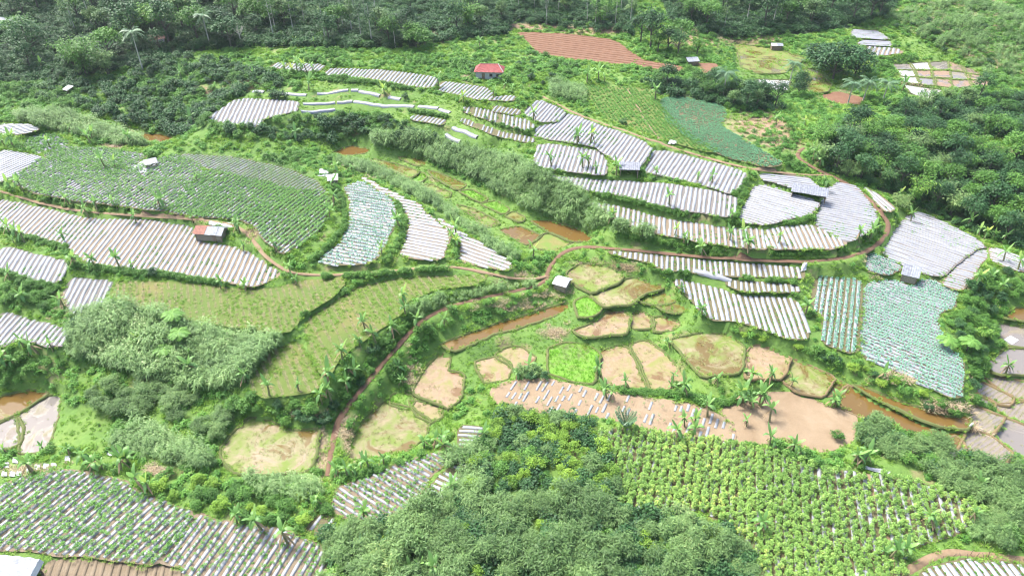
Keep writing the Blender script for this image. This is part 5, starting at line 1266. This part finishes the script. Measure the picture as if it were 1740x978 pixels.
shrubs(T_LOW, 26, 2.4, SH_MID + SH_LIME + SH_DARK[:1], 'leafy green shrub', .7, 1.3)
shrubs(T_UP, 45, 1.75, SH_LIME + SH_MID[:1] + SH_GREY[:1], 'leafy yellow green shrub', .8, 1.3)
shrubs([(1450,748),(1480,708),(1545,716),(1620,772),(1700,792),(1760,802),(1760,940),(1700,925),(1690,872),(1605,822),(1560,792),(1500,772)], 48, 1.9, SH_GREY + SH_MID[:1], 'feathery grey green shrub', .8, 1.4)
shrubs([(1235,553),(1290,572),(1450,612),(1540,650),(1632,694),(1650,715),(1560,692),(1450,638),(1350,594),(1250,572)], 26, 1.7, SH_MID + SH_LIME + SH_DARK, 'low leafy shrub', .5, .9)
shrubs([(250,825),(380,805),(480,822),(560,836),(560,885),(480,900),(330,866)], 24, 1.8, SH_MID + SH_LIME, 'low leafy shrub', .6, 1.0)
shrubs([(155,660),(240,640),(330,665),(315,712),(230,706),(165,692)], 20, 1.6, SH_GREY, 'feathery grey green shrub', .65, 1.05)
shrubs([(870,640),(900,622),(935,640),(925,652),(885,655)], 5, 1.3, SH_GREY + SH_DARK, 'feathery grey green shrub', .75, 1.0)
shrubs([(330,712),(380,700),(395,735),(370,760),(335,745)], 5, 1.6, SH_GREY, 'feathery grey green shrub', .85, 1.1)
shrubs([(0,475),(60,480),(95,500),(90,525),(40,530),(0,515)], 7, 1.8, SH_MID, 'low leafy shrub', .65, 1.0)
SHP = []
for poly, n, mind in (([(1632,520),(1640,480),(1690,450),(1760,470),(1760,520),(1690,560),(1690,590),(1665,640),(1650,690),(1640,620),(1612,560)],46,1.6),([(370,690),(440,665),(540,690),(560,720),(480,725),(420,705)],20,1.5),
 ([(430,205),(520,195),(640,195),(720,215),(760,240),(700,246),(600,238),(470,238),(400,242),(360,228)],44,2.0),([(200,140),(330,100),(430,140),(380,200),(340,230),(250,225),(190,190)],44,2.4),([(560,690),(585,650),(640,585),(690,540),(700,560),(650,610),(610,660),(580,700)],24,1.3),
 ([(880,95),(960,108),(1000,130),(960,150),(880,140)],16,2.4),([(1600,90),(1500,40),(1640,10),(1760,60),(1760,150)],60,3.2),([(118,535),(180,525),(330,560),(480,585),(470,615),(400,656),(330,662),(200,627),(125,606)],30,1.8),([(640,235),(800,260),(930,300),(1030,370),(940,365),(800,300)],22,2.2)): SHP.append(fill(poly, n, mind, (0,), .9))
SHP = np.vstack(SHP)
G_SHRUB = [proto('shrub_mass', k[1][1]) for k in SH_MID + SH_DARK]
tag(scatter('far_shrubbery', 'shrub', G_SHRUB, SHP, rng.uniform(.55, 1.15, len(SHP))), 'mass of dark and mid green shrubs on the gully and valley sides', 'shrubbery')
for (px, py, kd, s, lab) in [(1052,393,SH_GREY[0],1.5,'round grey green reed mound beside the lowest arc terrace, left one'),(1092,410,SH_GREY[1],1.6,'round grey green reed mound beside the lowest arc terrace, right one'),(688,168,SH_DARK[0],.8,'small round dark bush on the lower white bed'),(262,468,SH_DARK[1],.9,'round dark bush on the lower edge of the tan field'),(1443,300,SH_GREY[2],1.5,'pale grey bush at the path below the right forest'),(1530,352,SH_GREY[3],1.3,'grey bush at the path bend among silver beds'),(1058,212,SH_DARK[0],.9,'small dark bush beside the hill path'),(805,128,SH_DARK[1],1.1,'dark bush left of the red roofed house'),(858,140,SH_MID[0],1.5,'big round bush right of the red roofed house'),(1420,745,SH_MID[1],.8,'green bush on the bare soil patch')]:
    one(kd, 'shrub', px, py, s, lab, 'shrub')
settle_labels()

# ------------------------------------------------------------------ what nobody could count: reeds, undergrowth, weeds, grass
REEDS = [([(625,222),(700,222),(800,245),(880,265),(930,290),(1000,330),(1042,374),(1000,392),(940,372),(880,347),(800,302),(740,277),(690,257),(640,247)],1500,.8,1.25),
 ([(545,264),(600,262),(650,280),(720,315),(790,365),(860,415),(890,442),(868,450),(800,397),(740,357),(690,327),(640,302),(580,282)],420,.55,.95),
 ([(118,522),(180,512),(260,523),(330,545),(400,560),(480,568),(478,612),(440,640),(400,656),(330,662),(270,642),(200,627),(130,606),(112,570)],1050,.8,1.3),
 ([(20,187),(90,180),(160,200),(220,225),(270,250),(200,247),(120,227),(40,213)],420,.7,1.1),
 ([(690,527),(720,505),(800,490),(900,475),(930,470),(910,489),(830,501),(760,516),(715,542)],230,.5,.85),
 ([(190,737),(250,715),(330,747),(372,790),(330,797),(250,777),(200,762)],260,.55,.9),([(418,802),(520,806),(562,840),(520,852),(430,832)],170,.55,.9),
 ([(930,132),(1000,142),(990,176),(940,166)],160,.7,1.0),([(1500,20),(1640,-10),(1760,20),(1760,150),(1680,130),(1600,85),(1530,50)],900,.6,1.1),
 ([(760,770),(840,740),(830,800),(780,850),(745,850)],110,.6,1.0),([(1640,860),(1720,880),(1720,925),(1650,915)],90,.6,1.0),([(880,350),(1010,350),(1040,380),(990,395)],60,.4,.7)]
RP = []; RS = []
for poly, n, s0, s1 in REEDS:
    f = fill(poly, int(n * .42), .95, (0,), 2.3 * s0); RP.append(f); RS.append(rng.uniform(s0, s1, len(f)) * (.4 + 1.25 * fnoise(f[:, 0] * .3, f[:, 1] * .3)))
RP = np.vstack(RP); RS = np.concatenate(RS)
tag(scatter('reed_thicket', 'reed', G_REED, RP, RS, None, None, .1), 'grey green reeds and elephant grass massed on the banks', 'reeds')
# everything else that is not tilled, trodden or flooded
def cover(step, ymax_keep):
    n = int((X1 - X0) * (Y1 - Y0) / step)
    q = rng.uniform((X0, Y0), (X1, Y1), (n, 2)); z = zat(q[:, 0], q[:, 1]); P = np.column_stack([q, z]); px = to_pixel(P)
    m = (px[:, 0] > -60) & (px[:, 0] < 1800) & (px[:, 1] > -40) & (px[:, 1] < 1030) & (occ(q[:, 0], q[:, 1]) == 0)
    P = P[m]; px = px[m]
    keep = (rng.random(len(P)) > .85 * bare_at(px)) & ((fnoise(P[:, 0] * .16 + 70, P[:, 1] * .16) < .66) | (rng.random(len(P)) < .25))
    return P[keep], px[keep]
P, px = cover(.62, 0)
big = fnoise(P[:, 0] * .07 + 11, P[:, 1] * .07); sm = fnoise(P[:, 0] * .35, P[:, 1] * .35 + 5)
woodm = np.zeros(len(P), bool)
for w in WOODS.values(): woodm |= inside(px, np.array(w, float))
LUSH = [[(360,230),(200,140),(330,95),(440,130),(520,160),(640,190),(760,240),(600,240)],[(0,150),(80,140),(200,190),(100,185)],[(380,690),(560,690),(640,600),(700,545),(745,590),(700,640),(600,740),(560,830),(400,870),(250,830)],[(1235,553),(1450,612),(1650,695),(1640,480),(1760,430),(1760,520),(1660,640),(1650,730),(1450,640)],T_LOW,T_UP,[(1450,745),(1760,800),(1760,930)],[(0,480),(100,490),(90,520),(0,520)],[(590,680),(690,540),(900,490),(930,510),(760,580),(640,700)]]
lush = np.zeros(len(P), bool)
for w in LUSH: lush |= inside(px, np.array(w, float))
score = .6 * big + .6 * sm + .28 * lush + .35 * woodm + rng.normal(0, .1, len(P))
i_ = np.clip(np.round((P[:, 0] - X0) / STEP).astype(int), 0, NX - 1); j_ = np.clip(np.round((P[:, 1] - Y0) / STEP).astype(int), 0, NY - 1)
score = np.where(NEAR[j_, i_], np.minimum(score, .6), score)
kind = np.where(score > .86, 2, np.where(score > .62, 1, 0)); kind = np.where(woodm & (rng.random(len(P)) < .8), 3, kind)
gully = inside(px, np.array([(40,130),(330,95),(450,125),(520,160),(430,185),(360,205),(330,235),(230,225),(150,190),(40,165)], float)) | inside(px, np.array([(370,228),(440,202),(640,196),(760,238),(700,246),(470,240)], float))
kind = np.where(gully & (rng.random(len(P)) < .28), 3, kind)
grove = inside(px, np.array(T_LOW, float)) | inside(px, np.array(T_UP, float)) | inside(px, np.array([(1450,748),(1480,708),(1545,716),(1620,772),(1760,802),(1760,930),(1690,872),(1605,822)], float))
kind = np.where(grove & (rng.random(len(P)) < .7), 3, kind)  # dark foliage added between the shrubs to imitate deep shaded gaps
SHORT = [[(560,245),(640,247),(740,283),(880,343),(1010,405),(960,430),(880,425),(800,395),(700,332),(600,277)],[(960,445),(1060,455),(1180,530),(1260,570),(1450,650),(1400,690),(1100,665),(900,655),(800,655),(700,700),(600,780),(740,600),(960,520)],[(100,680),(200,700),(190,745),(90,770)],[(510,135),(700,150),(790,180),(910,205),(910,245),(780,240),(640,195),(510,190)],[(540,445),(870,455),(930,470),(520,470)],[(1000,380),(1500,420),(1480,440),(1040,425)],[(1010,320),(1250,370),(1250,392),(1000,345)],[(1250,75),(1420,120),(1400,160),(1250,130)],[(1515,50),(1620,100),(1560,100)]]
short = np.zeros(len(P), bool)
for w in SHORT: short |= inside(px, np.array(w, float))
kind = np.where(short & (rng.random(len(P)) < .88), 0, kind)
dist = np.hypot(P[:, 0], P[:, 1])
for kd, nm, key, pr, s0, s1, thin in ((0, 'grass', 'grass', G_TUFT, .7, 1.3, 1.0), (1, 'weeds', 'weeds', G_WEED, .7, 1.35, .75), (2, 'undergrowth', 'under', G_BUSHLET, .6, 1.25, .55), (3, 'forest_undergrowth', 'forest', G_FOREST, .6, 1.3, .35)):
    m = (kind == kd) & (rng.random(len(P)) < thin)
    tag(scatter(nm, key, pr, P[m], rng.uniform(s0, s1, m.sum()) * (1 + .25 * (dist[m] > 180)) * np.where(short[m], .55, 1), None, None, .2), {'grass': 'short bright green grass on banks and ledges', 'weeds': 'leafy weeds between the fields', 'undergrowth': 'dense low undergrowth on banks and slopes', 'forest_undergrowth': 'dark undergrowth on the forest floor, also added to darken thicket gaps'}[nm], nm)
# leafy hedges along the foot of the terraces and under the bananas
HEDGES = [[(118,452),(220,464),(310,472),(432,494)],[(1005,330),(1060,343),(1160,368),(1245,381),(1310,389),(1380,372),(1400,346)],[(908,290),(1000,303),(1040,306)],[(1108,462),(1220,473),(1350,483)],[(1150,472),(1240,492),(1350,503)],[(1050,402),(1180,426),(1300,436),(1440,429)],[(550,136),(640,143),(700,153)],[(0,392),(60,408),(115,424)],[(0,462),(60,482),(100,492)],[(520,472),(610,470),(700,463),(760,458)],[(515,540),(560,514),(600,492),(630,478)],
 [(566,318),(585,345),(586,385),(560,420),(530,445)],[(676,345),(688,380),(680,410),(655,446)],[(770,400),(776,440)],[(60,335),(150,362),(240,364),(320,366)],[(1245,335),(1268,300)],[(1270,300),(1250,370)],[(540,805),(600,812),(660,795),(720,775)],[(1020,670),(1060,668),(1160,672),(1230,690),(1300,665)],[(1100,742),(1180,748),(1300,765),(1390,790)],[(470,912),(540,930)],[(120,560),(118,600)],[(790,190),(850,214),(900,228)],[(600,175),(700,190),(760,200)]]
HP = []
for h_ in HEDGES:
    c_ = resample(np.array(h_, float), 2.2); c_ = np.repeat(c_, 2, 0) + rng.normal(0, 1, (len(c_) * 2, 2)) * (2.5, 1.6); HP.append(ground(c_[:, 0], c_[:, 1]))
n_ = len(BG); HP.append(np.repeat(BG, 3, 0) + np.column_stack([rng.normal(0, .9, (n_ * 3, 2)), np.zeros(n_ * 3)]))
HP = np.vstack(HP); HP[:, 2] = zat(HP[:, 0], HP[:, 1]); HP = HP[(occ(HP[:, 0], HP[:, 1]) == 0)]
tag(scatter('hedge_growth', 'under', G_BUSHLET, HP, rng.uniform(.35, .85, len(HP))), 'leafy hedge growth along terrace feet and under the bananas', 'hedge')
bz = np.array([(b[0], b[1], b[2], b[3]) for b in BARE]); dp = []
for (bx, by, rx, ry, s) in BARE:
    k = int(30 * s + rx * ry * .06); a = rng.normal(0, .6, (k, 2)) * (rx, ry) + (bx, by); dp.append(a)
dp.append(np.column_stack([rng.uniform(1520, 1760, 900), rng.uniform(-5, 140, 900)])); dp[-1] = dp[-1][inside(dp[-1], np.array([(1510,20),(1640,-10),(1760,10),(1760,140),(1680,125),(1600,80),(1530,48)], float))]
dp = np.vstack(dp); g = ground(dp[:, 0], dp[:, 1]); g = g[occ(g[:, 0], g[:, 1]) == 0]
tag(scatter('dry_grass', 'dry', G_DRY, g, rng.uniform(.7, 1.3, len(g)) * np.where(to_pixel(g)[:, 0] > 1505, 1.7, 1)), 'dry straw coloured grass on the bare banks', 'dry grass')
# ------------------------------------------------------------------ huts, sheds and small things
def at(px, py):
    return tuple(map(float, ground(np.array([px], float), np.array([py], float))[0]))
def corrugated(quad, mat, th=.04, waves=9, amp=.03):
    """one roof sheet a-b (eaves) c-d (ridge), ribs running from ridge to eaves"""
    a, b, c, d = [Vector(p) for p in quad]
    n = waves * 2; V = []
    nrm = (b - a).cross(d - a).normalized()
    if nrm.z < 0: nrm = -nrm
    for i in range(n + 1):
        t = i / n; o = nrm * (amp * (1 if i % 2 else 0))
        V += [a.lerp(b, t) + o, d.lerp(c, t) + o]
    k = len(V); V += [p - nrm * th for p in V]
    F = [(2 * i, 2 * i + 2, 2 * i + 3, 2 * i + 1) for i in range(n)] + [(k + 2 * i + 1, k + 2 * i + 3, k + 2 * i + 2, k + 2 * i) for i in range(n)]
    F += [(0, 1, k + 1, k), (2 * n + 1, 2 * n, k + 2 * n, k + 2 * n + 1)]
    F += [(2 * i, k + 2 * i, k + 2 * i + 2, 2 * i + 2) for i in range(n)] + [(2 * i + 1, 2 * i + 3, k + 2 * i + 3, k + 2 * i + 1) for i in range(n)]
    m = MB(); m.add(V, F); return m.mesh('roof_sheet', M[mat])
def hut(name, px, py, rz, w, d, h, rise, roof_mats, wall=None, label='', cat='hut', roof='gable', open_front=False, over=.35, door=None, windows=(), split=None):
    p = at(px, py)
    o = link(name, None, None, (p[0], p[1], p[2] - .05), rz); tag(o, label, cat, 'huts and sheds')
    for sx in (-1, 1):
        for sy in (-1, 1):
            hh = h + (rise if roof == 'shed' and sy > 0 else 0)
            link('post', MB().box((sx * w / 2, sy * d / 2, hh / 2 - .2), (.14, .14, hh + .4)).mesh('post', M['wood']), o)
    if wall:
        link('wall', MB().box((0, d / 2 - .02, h / 2 - .1), (w - .16, .08, h + .15)).mesh('wall', M[wall]), o)
        for sx in (-1, 1): link('wall', MB().box((sx * (w / 2 - .02), 0, h / 2 - .1), (.08, d - .16, h + .15)).mesh('wall', M[wall]), o)
        if not open_front: 
            f = link('wall', MB().box((0, -d / 2 + .02, h / 2 - .1), (w - .16, .08, h + .15)).mesh('wall', M[wall]), o)
            if door is not None: link('door', MB().box((door, -d / 2 - .05, .85), (.8, .06, 1.75)).mesh('door', M['wood']), o)
            for wx in windows:
                q = link('window', MB().box((wx, -d / 2 - .05, h * .58), (.85, .06, .75)).mesh('window', M['wood']), o)
                link('pane', MB().box((wx, -d / 2 - .09, h * .58), (.65, .03, .55)).mesh('pane', M['dark']), q)
    nm = len(roof_mats); W = w + 2 * over; D = d / 2 + over
    for i, rm in enumerate(roof_mats):
        x0 = -W / 2 + W * i / nm + (.02 if i else 0); x1 = -W / 2 + W * (i + 1) / nm; lift = .05 * (i % 2)
        if roof == 'gable':
            link('roof_sheet', corrugated([(x0, -D, h - .1 + lift), (x1, -D, h - .1 + lift), (x1, 0, h + rise + lift), (x0, 0, h + rise + lift)], rm, .04, max(4, int((x1 - x0) * 2.5))), o)
            link('roof_sheet', corrugated([(x1, D, h - .1 + lift), (x0, D, h - .1 + lift), (x0, .03, h + rise + lift), (x1, .03, h + rise + lift)], rm, .04, max(4, int((x1 - x0) * 2.5))), o)
        else:
            link('roof_sheet', corrugated([(x0, -D, h - .05 + lift), (x1, -D, h - .05 + lift), (x1, D, h + rise + .1 + lift), (x0, D, h + rise + .1 + lift)], rm, .04, max(4, int((x1 - x0) * 2.5))), o)
    if roof == 'gable' and wall:
        for sx in (-1, 1):
            m = MB(); x = sx * (w / 2 - .02)
            m.add([(x - .04, -d / 2, h), (x - .04, d / 2, h), (x - .04, 0, h + rise * .9), (x + .04, -d / 2, h), (x + .04, d / 2, h), (x + .04, 0, h + rise * .9)], [(0, 2, 1), (3, 4, 5), (0, 1, 4, 3), (1, 2, 5, 4), (2, 0, 3, 5)])
            link('gable', m.mesh('gable', M[wall]), o)
    return o
def draped(name, pts, mat, label, cat='sheet', h=.12, n=9, amp=.12, group='loose plastic sheets'):
    """a creased plastic sheet lying over uneven ground; pts: four corners in photo pixels"""
    g = ground(*np.array(pts, float).T); c = g.mean(0); V = []
    for i in range(n):
        for j in range(n):
            s, t = i / (n - 1), j / (n - 1)
            q = (g[0] * (1 - s) + g[1] * s) * (1 - t) + (g[3] * (1 - s) + g[2] * s) * t
            e = .25 * math.sin(math.pi * s) * math.sin(math.pi * t)
            V.append((q[0] - c[0] + rng.normal(0, .03), q[1] - c[1] + rng.normal(0, .03), max(q[2], zat(q[0], q[1])) - c[2] + h + e * amp * 6 + rng.normal(0, amp * .35)))
    k = n * n; V += [(x, y, z - .03) for x, y, z in V]
    F = [(i * n + j, (i + 1) * n + j, (i + 1) * n + j + 1, i * n + j + 1) for i in range(n - 1) for j in range(n - 1)]
    F += [tuple(k + q for q in reversed(f)) for f in F]
    ring = [i * n for i in range(n)] + [(n - 1) * n + j for j in range(1, n)] + [i * n + n - 1 for i in range(n - 2, -1, -1)] + [j for j in range(n - 2, 0, -1)]
    F += [(ring[i], ring[(i + 1) % len(ring)], k + ring[(i + 1) % len(ring)], k + ring[i]) for i in range(len(ring))]
    o = link(name, mesh_from(name, V, F, M[mat], True), None, tuple(map(float, c))); tag(o, label, cat, group); return o

# red roofed house: hipped roof of its own
p = at(832, 132)
o = link('farm_house', None, None, (p[0], p[1], p[2]), R(-4)); tag(o, 'white walled house with a faded red hipped roof on the hill crest', 'house')
w, d, h = 7.6, 4.2, 2.5
for nm, c, s in (('wall', (0, -d / 2, h / 2 - .1), (w, .12, h + .2)), ('wall', (0, d / 2, h / 2 - .1), (w, .12, h + .2)), ('wall', (-w / 2, 0, h / 2 - .1), (.12, d - .14, h + .2)), ('wall', (w / 2, 0, h / 2 - .1), (.12, d - .14, h + .2))):
    link(nm, MB().box(c, s).mesh(nm, M['white_wall']), o)
for wx in (.6, 2.6):
    q = link('window', MB().box((wx, -d / 2 - .08, 1.4), (.9, .06, .9)).mesh('window', M['wood']), o); link('pane', MB().box((wx, -d / 2 - .12, 1.4), (.7, .03, .7)).mesh('pane', M['dark']), q)
link('door', MB().box((-1.6, -d / 2 - .08, .95), (.9, .06, 1.9)).mesh('door', M['wood']), o)
A = [(-w / 2 - .5, -d / 2 - .6), (w / 2 + .5, -d / 2 - .6), (w / 2 + .5, d / 2 + .6), (-w / 2 - .5, d / 2 + .6)]; e = h - .1; rg = [(-w / 2 + 1.2, 0, h + 1.5), (w / 2 - 1.2, 0, h + 1.5)]
a, b, c, dd = [(x, y, e) for x, y in A]
link('roof_slope', corrugated([a, b, rg[1], rg[0]], 'tile_red', .06, 22, .07), o); link('roof_slope', corrugated([c, dd, rg[0], rg[1]], 'tile_red', .06, 22, .07), o)
for tri in ((b, c, rg[1]), (dd, a, rg[0])):
    m = MB(); m.slab(tri, .06); link('roof_slope', m.mesh('roof_slope', M['tile_red']), o)
link('ridge_cap', MB().tube([(rg[0][0], 0, h + 1.53), (rg[1][0], 0, h + 1.53)], .12, 6).mesh('ridge_cap', M['tile_brown']), o)
link('hip_cap', MB().tube([(rg[1][0], 0, h + 1.55), (b[0], b[1], e + .06)], .1, 6).mesh('hip_cap', M['white_wall']), o)

hut('field_hut', 362, 403, R(-8), 5.6, 2.8, 1.7, .8, ['tin_rust', 'tin_rust', 'tin', 'tin', 'tin'], 'bamboo_wall', 'patched hut with a rusty and grey tin roof at the tan field', roof='gable', door=1.2)
hut('field_shed', 1068, 297, R(-6), 4.0, 2.2, 1.9, .45, ['tin_blue', 'tin_blue'], 'white_wall', 'small open shed with a dark grey roof between silver fields', roof='shed', open_front=True)
hut('long_shed', 1373, 335, R(-22), 7.0, 2.4, 1.5, .5, ['tin_blue'] * 4, 'bamboo_wall', 'long low shed with a blue grey tin roof above the half round field', roof='shed', open_front=True)
o = hut('field_hut', 1543, 474, R(-30), 2.6, 2.6, 1.6, .6, ['tin_blue', 'tin'], 'bamboo_wall', 'little grey roofed hut with white tarpaulin at the cabbage field', roof='shed')
hut('field_hut', 955, 488, R(-28), 2.4, 2.6, 1.5, .5, ['tarp', 'tarp'], 'bamboo_wall', 'small hut with a pale roof beside the brown path', roof='gable')
o = hut('field_hut', 567, 312, R(10), 1.8, 1.6, 1.4, .4, ['tin', 'tarp'], 'bamboo_wall', 'tiny dark hut with a pale roof behind the spur fields', roof='shed')
o = hut('field_shelter', 259, 284, R(30), 2.2, 1.5, 1.3, .35, ['tin', 'tin_blue'], None, 'tiny dark roofed shelter at the end of a white sheet', roof='shed')
hut('far_shed', 1318, 84, R(-5), 3.4, 2.4, 1.7, .5, ['tarp', 'tin'], 'wood', 'far shed with a pale roof above the olive paddy terrace', roof='gable')
hut('far_shed', 1176, 110, R(4), 3.2, 2.2, 1.5, .4, ['tin', 'tin'], 'wood', 'little dark shed beside the triangle of red earth', roof='shed')
hut('far_house', 269, 78, R(35), 4.2, 3.6, 2.4, 1.2, ['tile_brown', 'tile_brown'], 'white_wall', 'brown tiled roof showing among the forest trees right of the palm', 'house')
hut('far_house', 4, 52, R(-38), 8, 7, 2.6, 1.6, ['tin', 'tin', 'tarp'], 'white_wall', 'large pale roofed building in the upper left corner', 'house')
hut('field_hut', 119, 160, R(-30), 1.8, 1.6, 1.5, .5, ['tarp', 'tin'], 'wood', 'tiny pale roofed hut on the slope under the bamboo', roof='shed')

# tarpaulin hut in the lower left corner, with its barrel
p = at(26, 985)
o = link('tarpaulin_hut', None, None, p, R(-6)); tag(o, 'grey tarpaulin roofed hut at the lower left corner', 'hut')
w, d, h = 6.0, 2.4, 1.9
for sx in (-1, 1):
    for sy in (-1, 1): link('post', MB().box((sx * w / 2, sy * d / 2, h / 2 - .2), (.12, .12, h + .4)).mesh('post', M['wood']), o)
V = []; n = 14
for i in range(n):
    for j in range(8):
        s, t = i / (n - 1) - .5, j / 7 - .5
        V.append((s * (w + .7), t * (d + .8), h + .55 + t * .7 - abs(s) * .15 + .09 * math.sin(i * 1.9) + rng.normal(0, .035)))
F = [(i * 8 + j, (i + 1) * 8 + j, (i + 1) * 8 + j + 1, i * 8 + j + 1) for i in range(n - 1) for j in range(7)]
k = len(V); V += [(x, y, z - .04) for x, y, z in V]; F += [tuple(k + q for q in reversed(f)) for f in F]
link('roof_sheet', mesh_from('roof_sheet', V, F, M['tin'], True), o)
link('side_sheet', MB().slab([(w / 2 + .4, -d / 2 - .5, h + .1), (w / 2 + .75, -d / 2 - .4, h - .5), (w / 2 + .75, d / 2 + .4, h + .2), (w / 2 + .4, d / 2 + .4, h + .8)], .04).mesh('side_sheet', M['tarp']), o)
link('back_wall', MB().box((0, d / 2, h / 2), (w - .2, .07, h)).mesh('back_wall', M['bamboo_wall']), o)
p = at(50, 992)
o = link('water_barrel', None, None, (p[0], p[1], p[2])); tag(o, 'blue plastic water barrel in front of the tarpaulin hut', 'barrel')
link('body', MB().tube([(0, 0, 0), (0, 0, .1), (0, 0, .5), (0, 0, .9), (0, 0, 1.25)], [.38, .42, .46, .45, .38], 14).mesh('body', M['blue'], smooth=True), o)
link('lid', MB().tube([(0, 0, 1.25), (0, 0, 1.32)], [.41, .4], 14).mesh('lid', M['tarp']), o)

draped('plastic_sheet', [(217,290),(228,292),(252,277),(243,273)], 'tarp', 'long white sheet leading to the dark roofed shelter', amp=.06)
draped('plastic_sheet', [(233,293),(246,295),(254,285),(244,283)], 'tarp', 'short white sheet below the dark roofed shelter', amp=.06)
draped('plastic_sheet', [(540,300),(556,302),(560,290),(543,287)], 'tarp', 'pale sheet spread behind the tiny spur hut', amp=.06)
draped('plastic_sheet', [(1463,797),(1508,808),(1512,803),(1466,793)], 'tarp', 'crumpled white sheet at the top of the bean field footpath', h=.3, amp=.16)
draped('plastic_sheet', [(1498,962),(1510,966),(1511,956),(1500,953)], 'tarp', 'small white sack in the weeds at the lower right path', h=.3)
draped('plastic_sheet', [(1448,984),(1476,984),(1474,970),(1452,972)], 'tarp', 'white sheet cut by the bottom edge below the beans', h=.3)
draped('plastic_sheet', [(1359,464),(1369,462),(1371,448),(1363,450)], 'tarp', 'white plastic heap at the right end of the narrow strip', h=.3, amp=.2)
draped('plastic_sheet', [(1705,577),(1719,586),(1731,578),(1716,570)], 'tarp', 'white rectangular sheet floating on the right edge paddy', h=.06, amp=.03)
draped('plastic_sheet', [(1544,474),(1556,470),(1558,462),(1546,463)], 'tarp', 'white tarpaulin heap in front of the little grey roofed hut', h=.5, amp=.2)
draped('plastic_sheet', [(1134,247),(1149,248),(1149,242),(1137,241)], 'tarp', 'white heap beside the hill path above the silver fields', h=.3, amp=.2)
draped('plastic_sheet', [(352,383),(395,387),(398,380),(356,376)], 'soil_pale' if False else 'tarp', 'pale ground sheet behind the patched tin hut', h=.1, amp=.05)
for i, (x, y) in enumerate([(12,791),(27,783),(22,806),(33,805),(50,801),(64,794),(79,793),(92,792),(116,780),(187,770),(199,770),(212,773),(8,806)]):
    draped('plastic_square', [(x - 5, y + 4), (x + 4, y + 5), (x + 5, y - 4), (x - 4, y - 5)], 'tarp', None, 'plastic square', .2, 4, .03, 'white plastic squares above the pepper rows')
sq = sorted([o for o in bpy.data.objects if o.name.startswith('plastic_square')], key=lambda o: to_pixel(np.array(o.location))[0])
for i, o in enumerate(sq): o['label'] = 'small white plastic square above the pepper rows, ' + ('leftmost' if i == 0 else 'rightmost' if i == len(sq) - 1 else ORD[i] + ' from left')
# fence stakes by the lower right path
for i, x in enumerate(np.linspace(1598, 1738, 15)):
    p = at(x, 956 + 4 * math.sin(i * 2.1) - 9 * math.exp(-((x - 1650) / 40) ** 2))
    o = link('fence_stake', MB().tube([(0, 0, -.2), (rng.normal(0, .08), rng.normal(0, .08), .7), (rng.normal(0, .16), rng.normal(0, .12), 1.35)], [.045, .04, .03], 6).mesh('fence_stake', M['wood']), None, p)
    tag(o, 'thin wooden stake above the lower right beds, ' + ('leftmost' if i == 0 else 'rightmost' if i == 14 else ORD[i] + ' from left'), 'stake', 'stakes above the lower right beds')
p = at(1643, 733)
tag(link('drain_pipe', MB().tube([(0, 0, -.3), (0, 0, 1.2), (.1, -.1, 1.9)], .16, 9).mesh('drain_pipe', M['stone'], smooth=True), None, p), 'grey upright pipe at the round end of the mud bank', 'pipe')

# ------------------------------------------------------------------ the damp air over the valley
m = bpy.data.materials.new('damp_air'); m.use_nodes = True
n = m.node_tree
for x in list(n.nodes):
    if x.type == 'BSDF_PRINCIPLED': n.nodes.remove(x)
pv = n.nodes.new('ShaderNodeVolumePrincipled')
pv.inputs['Color'].default_value = (.86, .93, 1.0, 1); pv.inputs['Density'].default_value = .00008; pv.inputs['Anisotropy'].default_value = .2
n.links.new(pv.outputs[0], n.nodes['Material Output'].inputs['Volume'])
tag(link('haze', MB().box((0, 550, 60), (3400, 2700, 150)).mesh('haze', m)), kind='stuff')
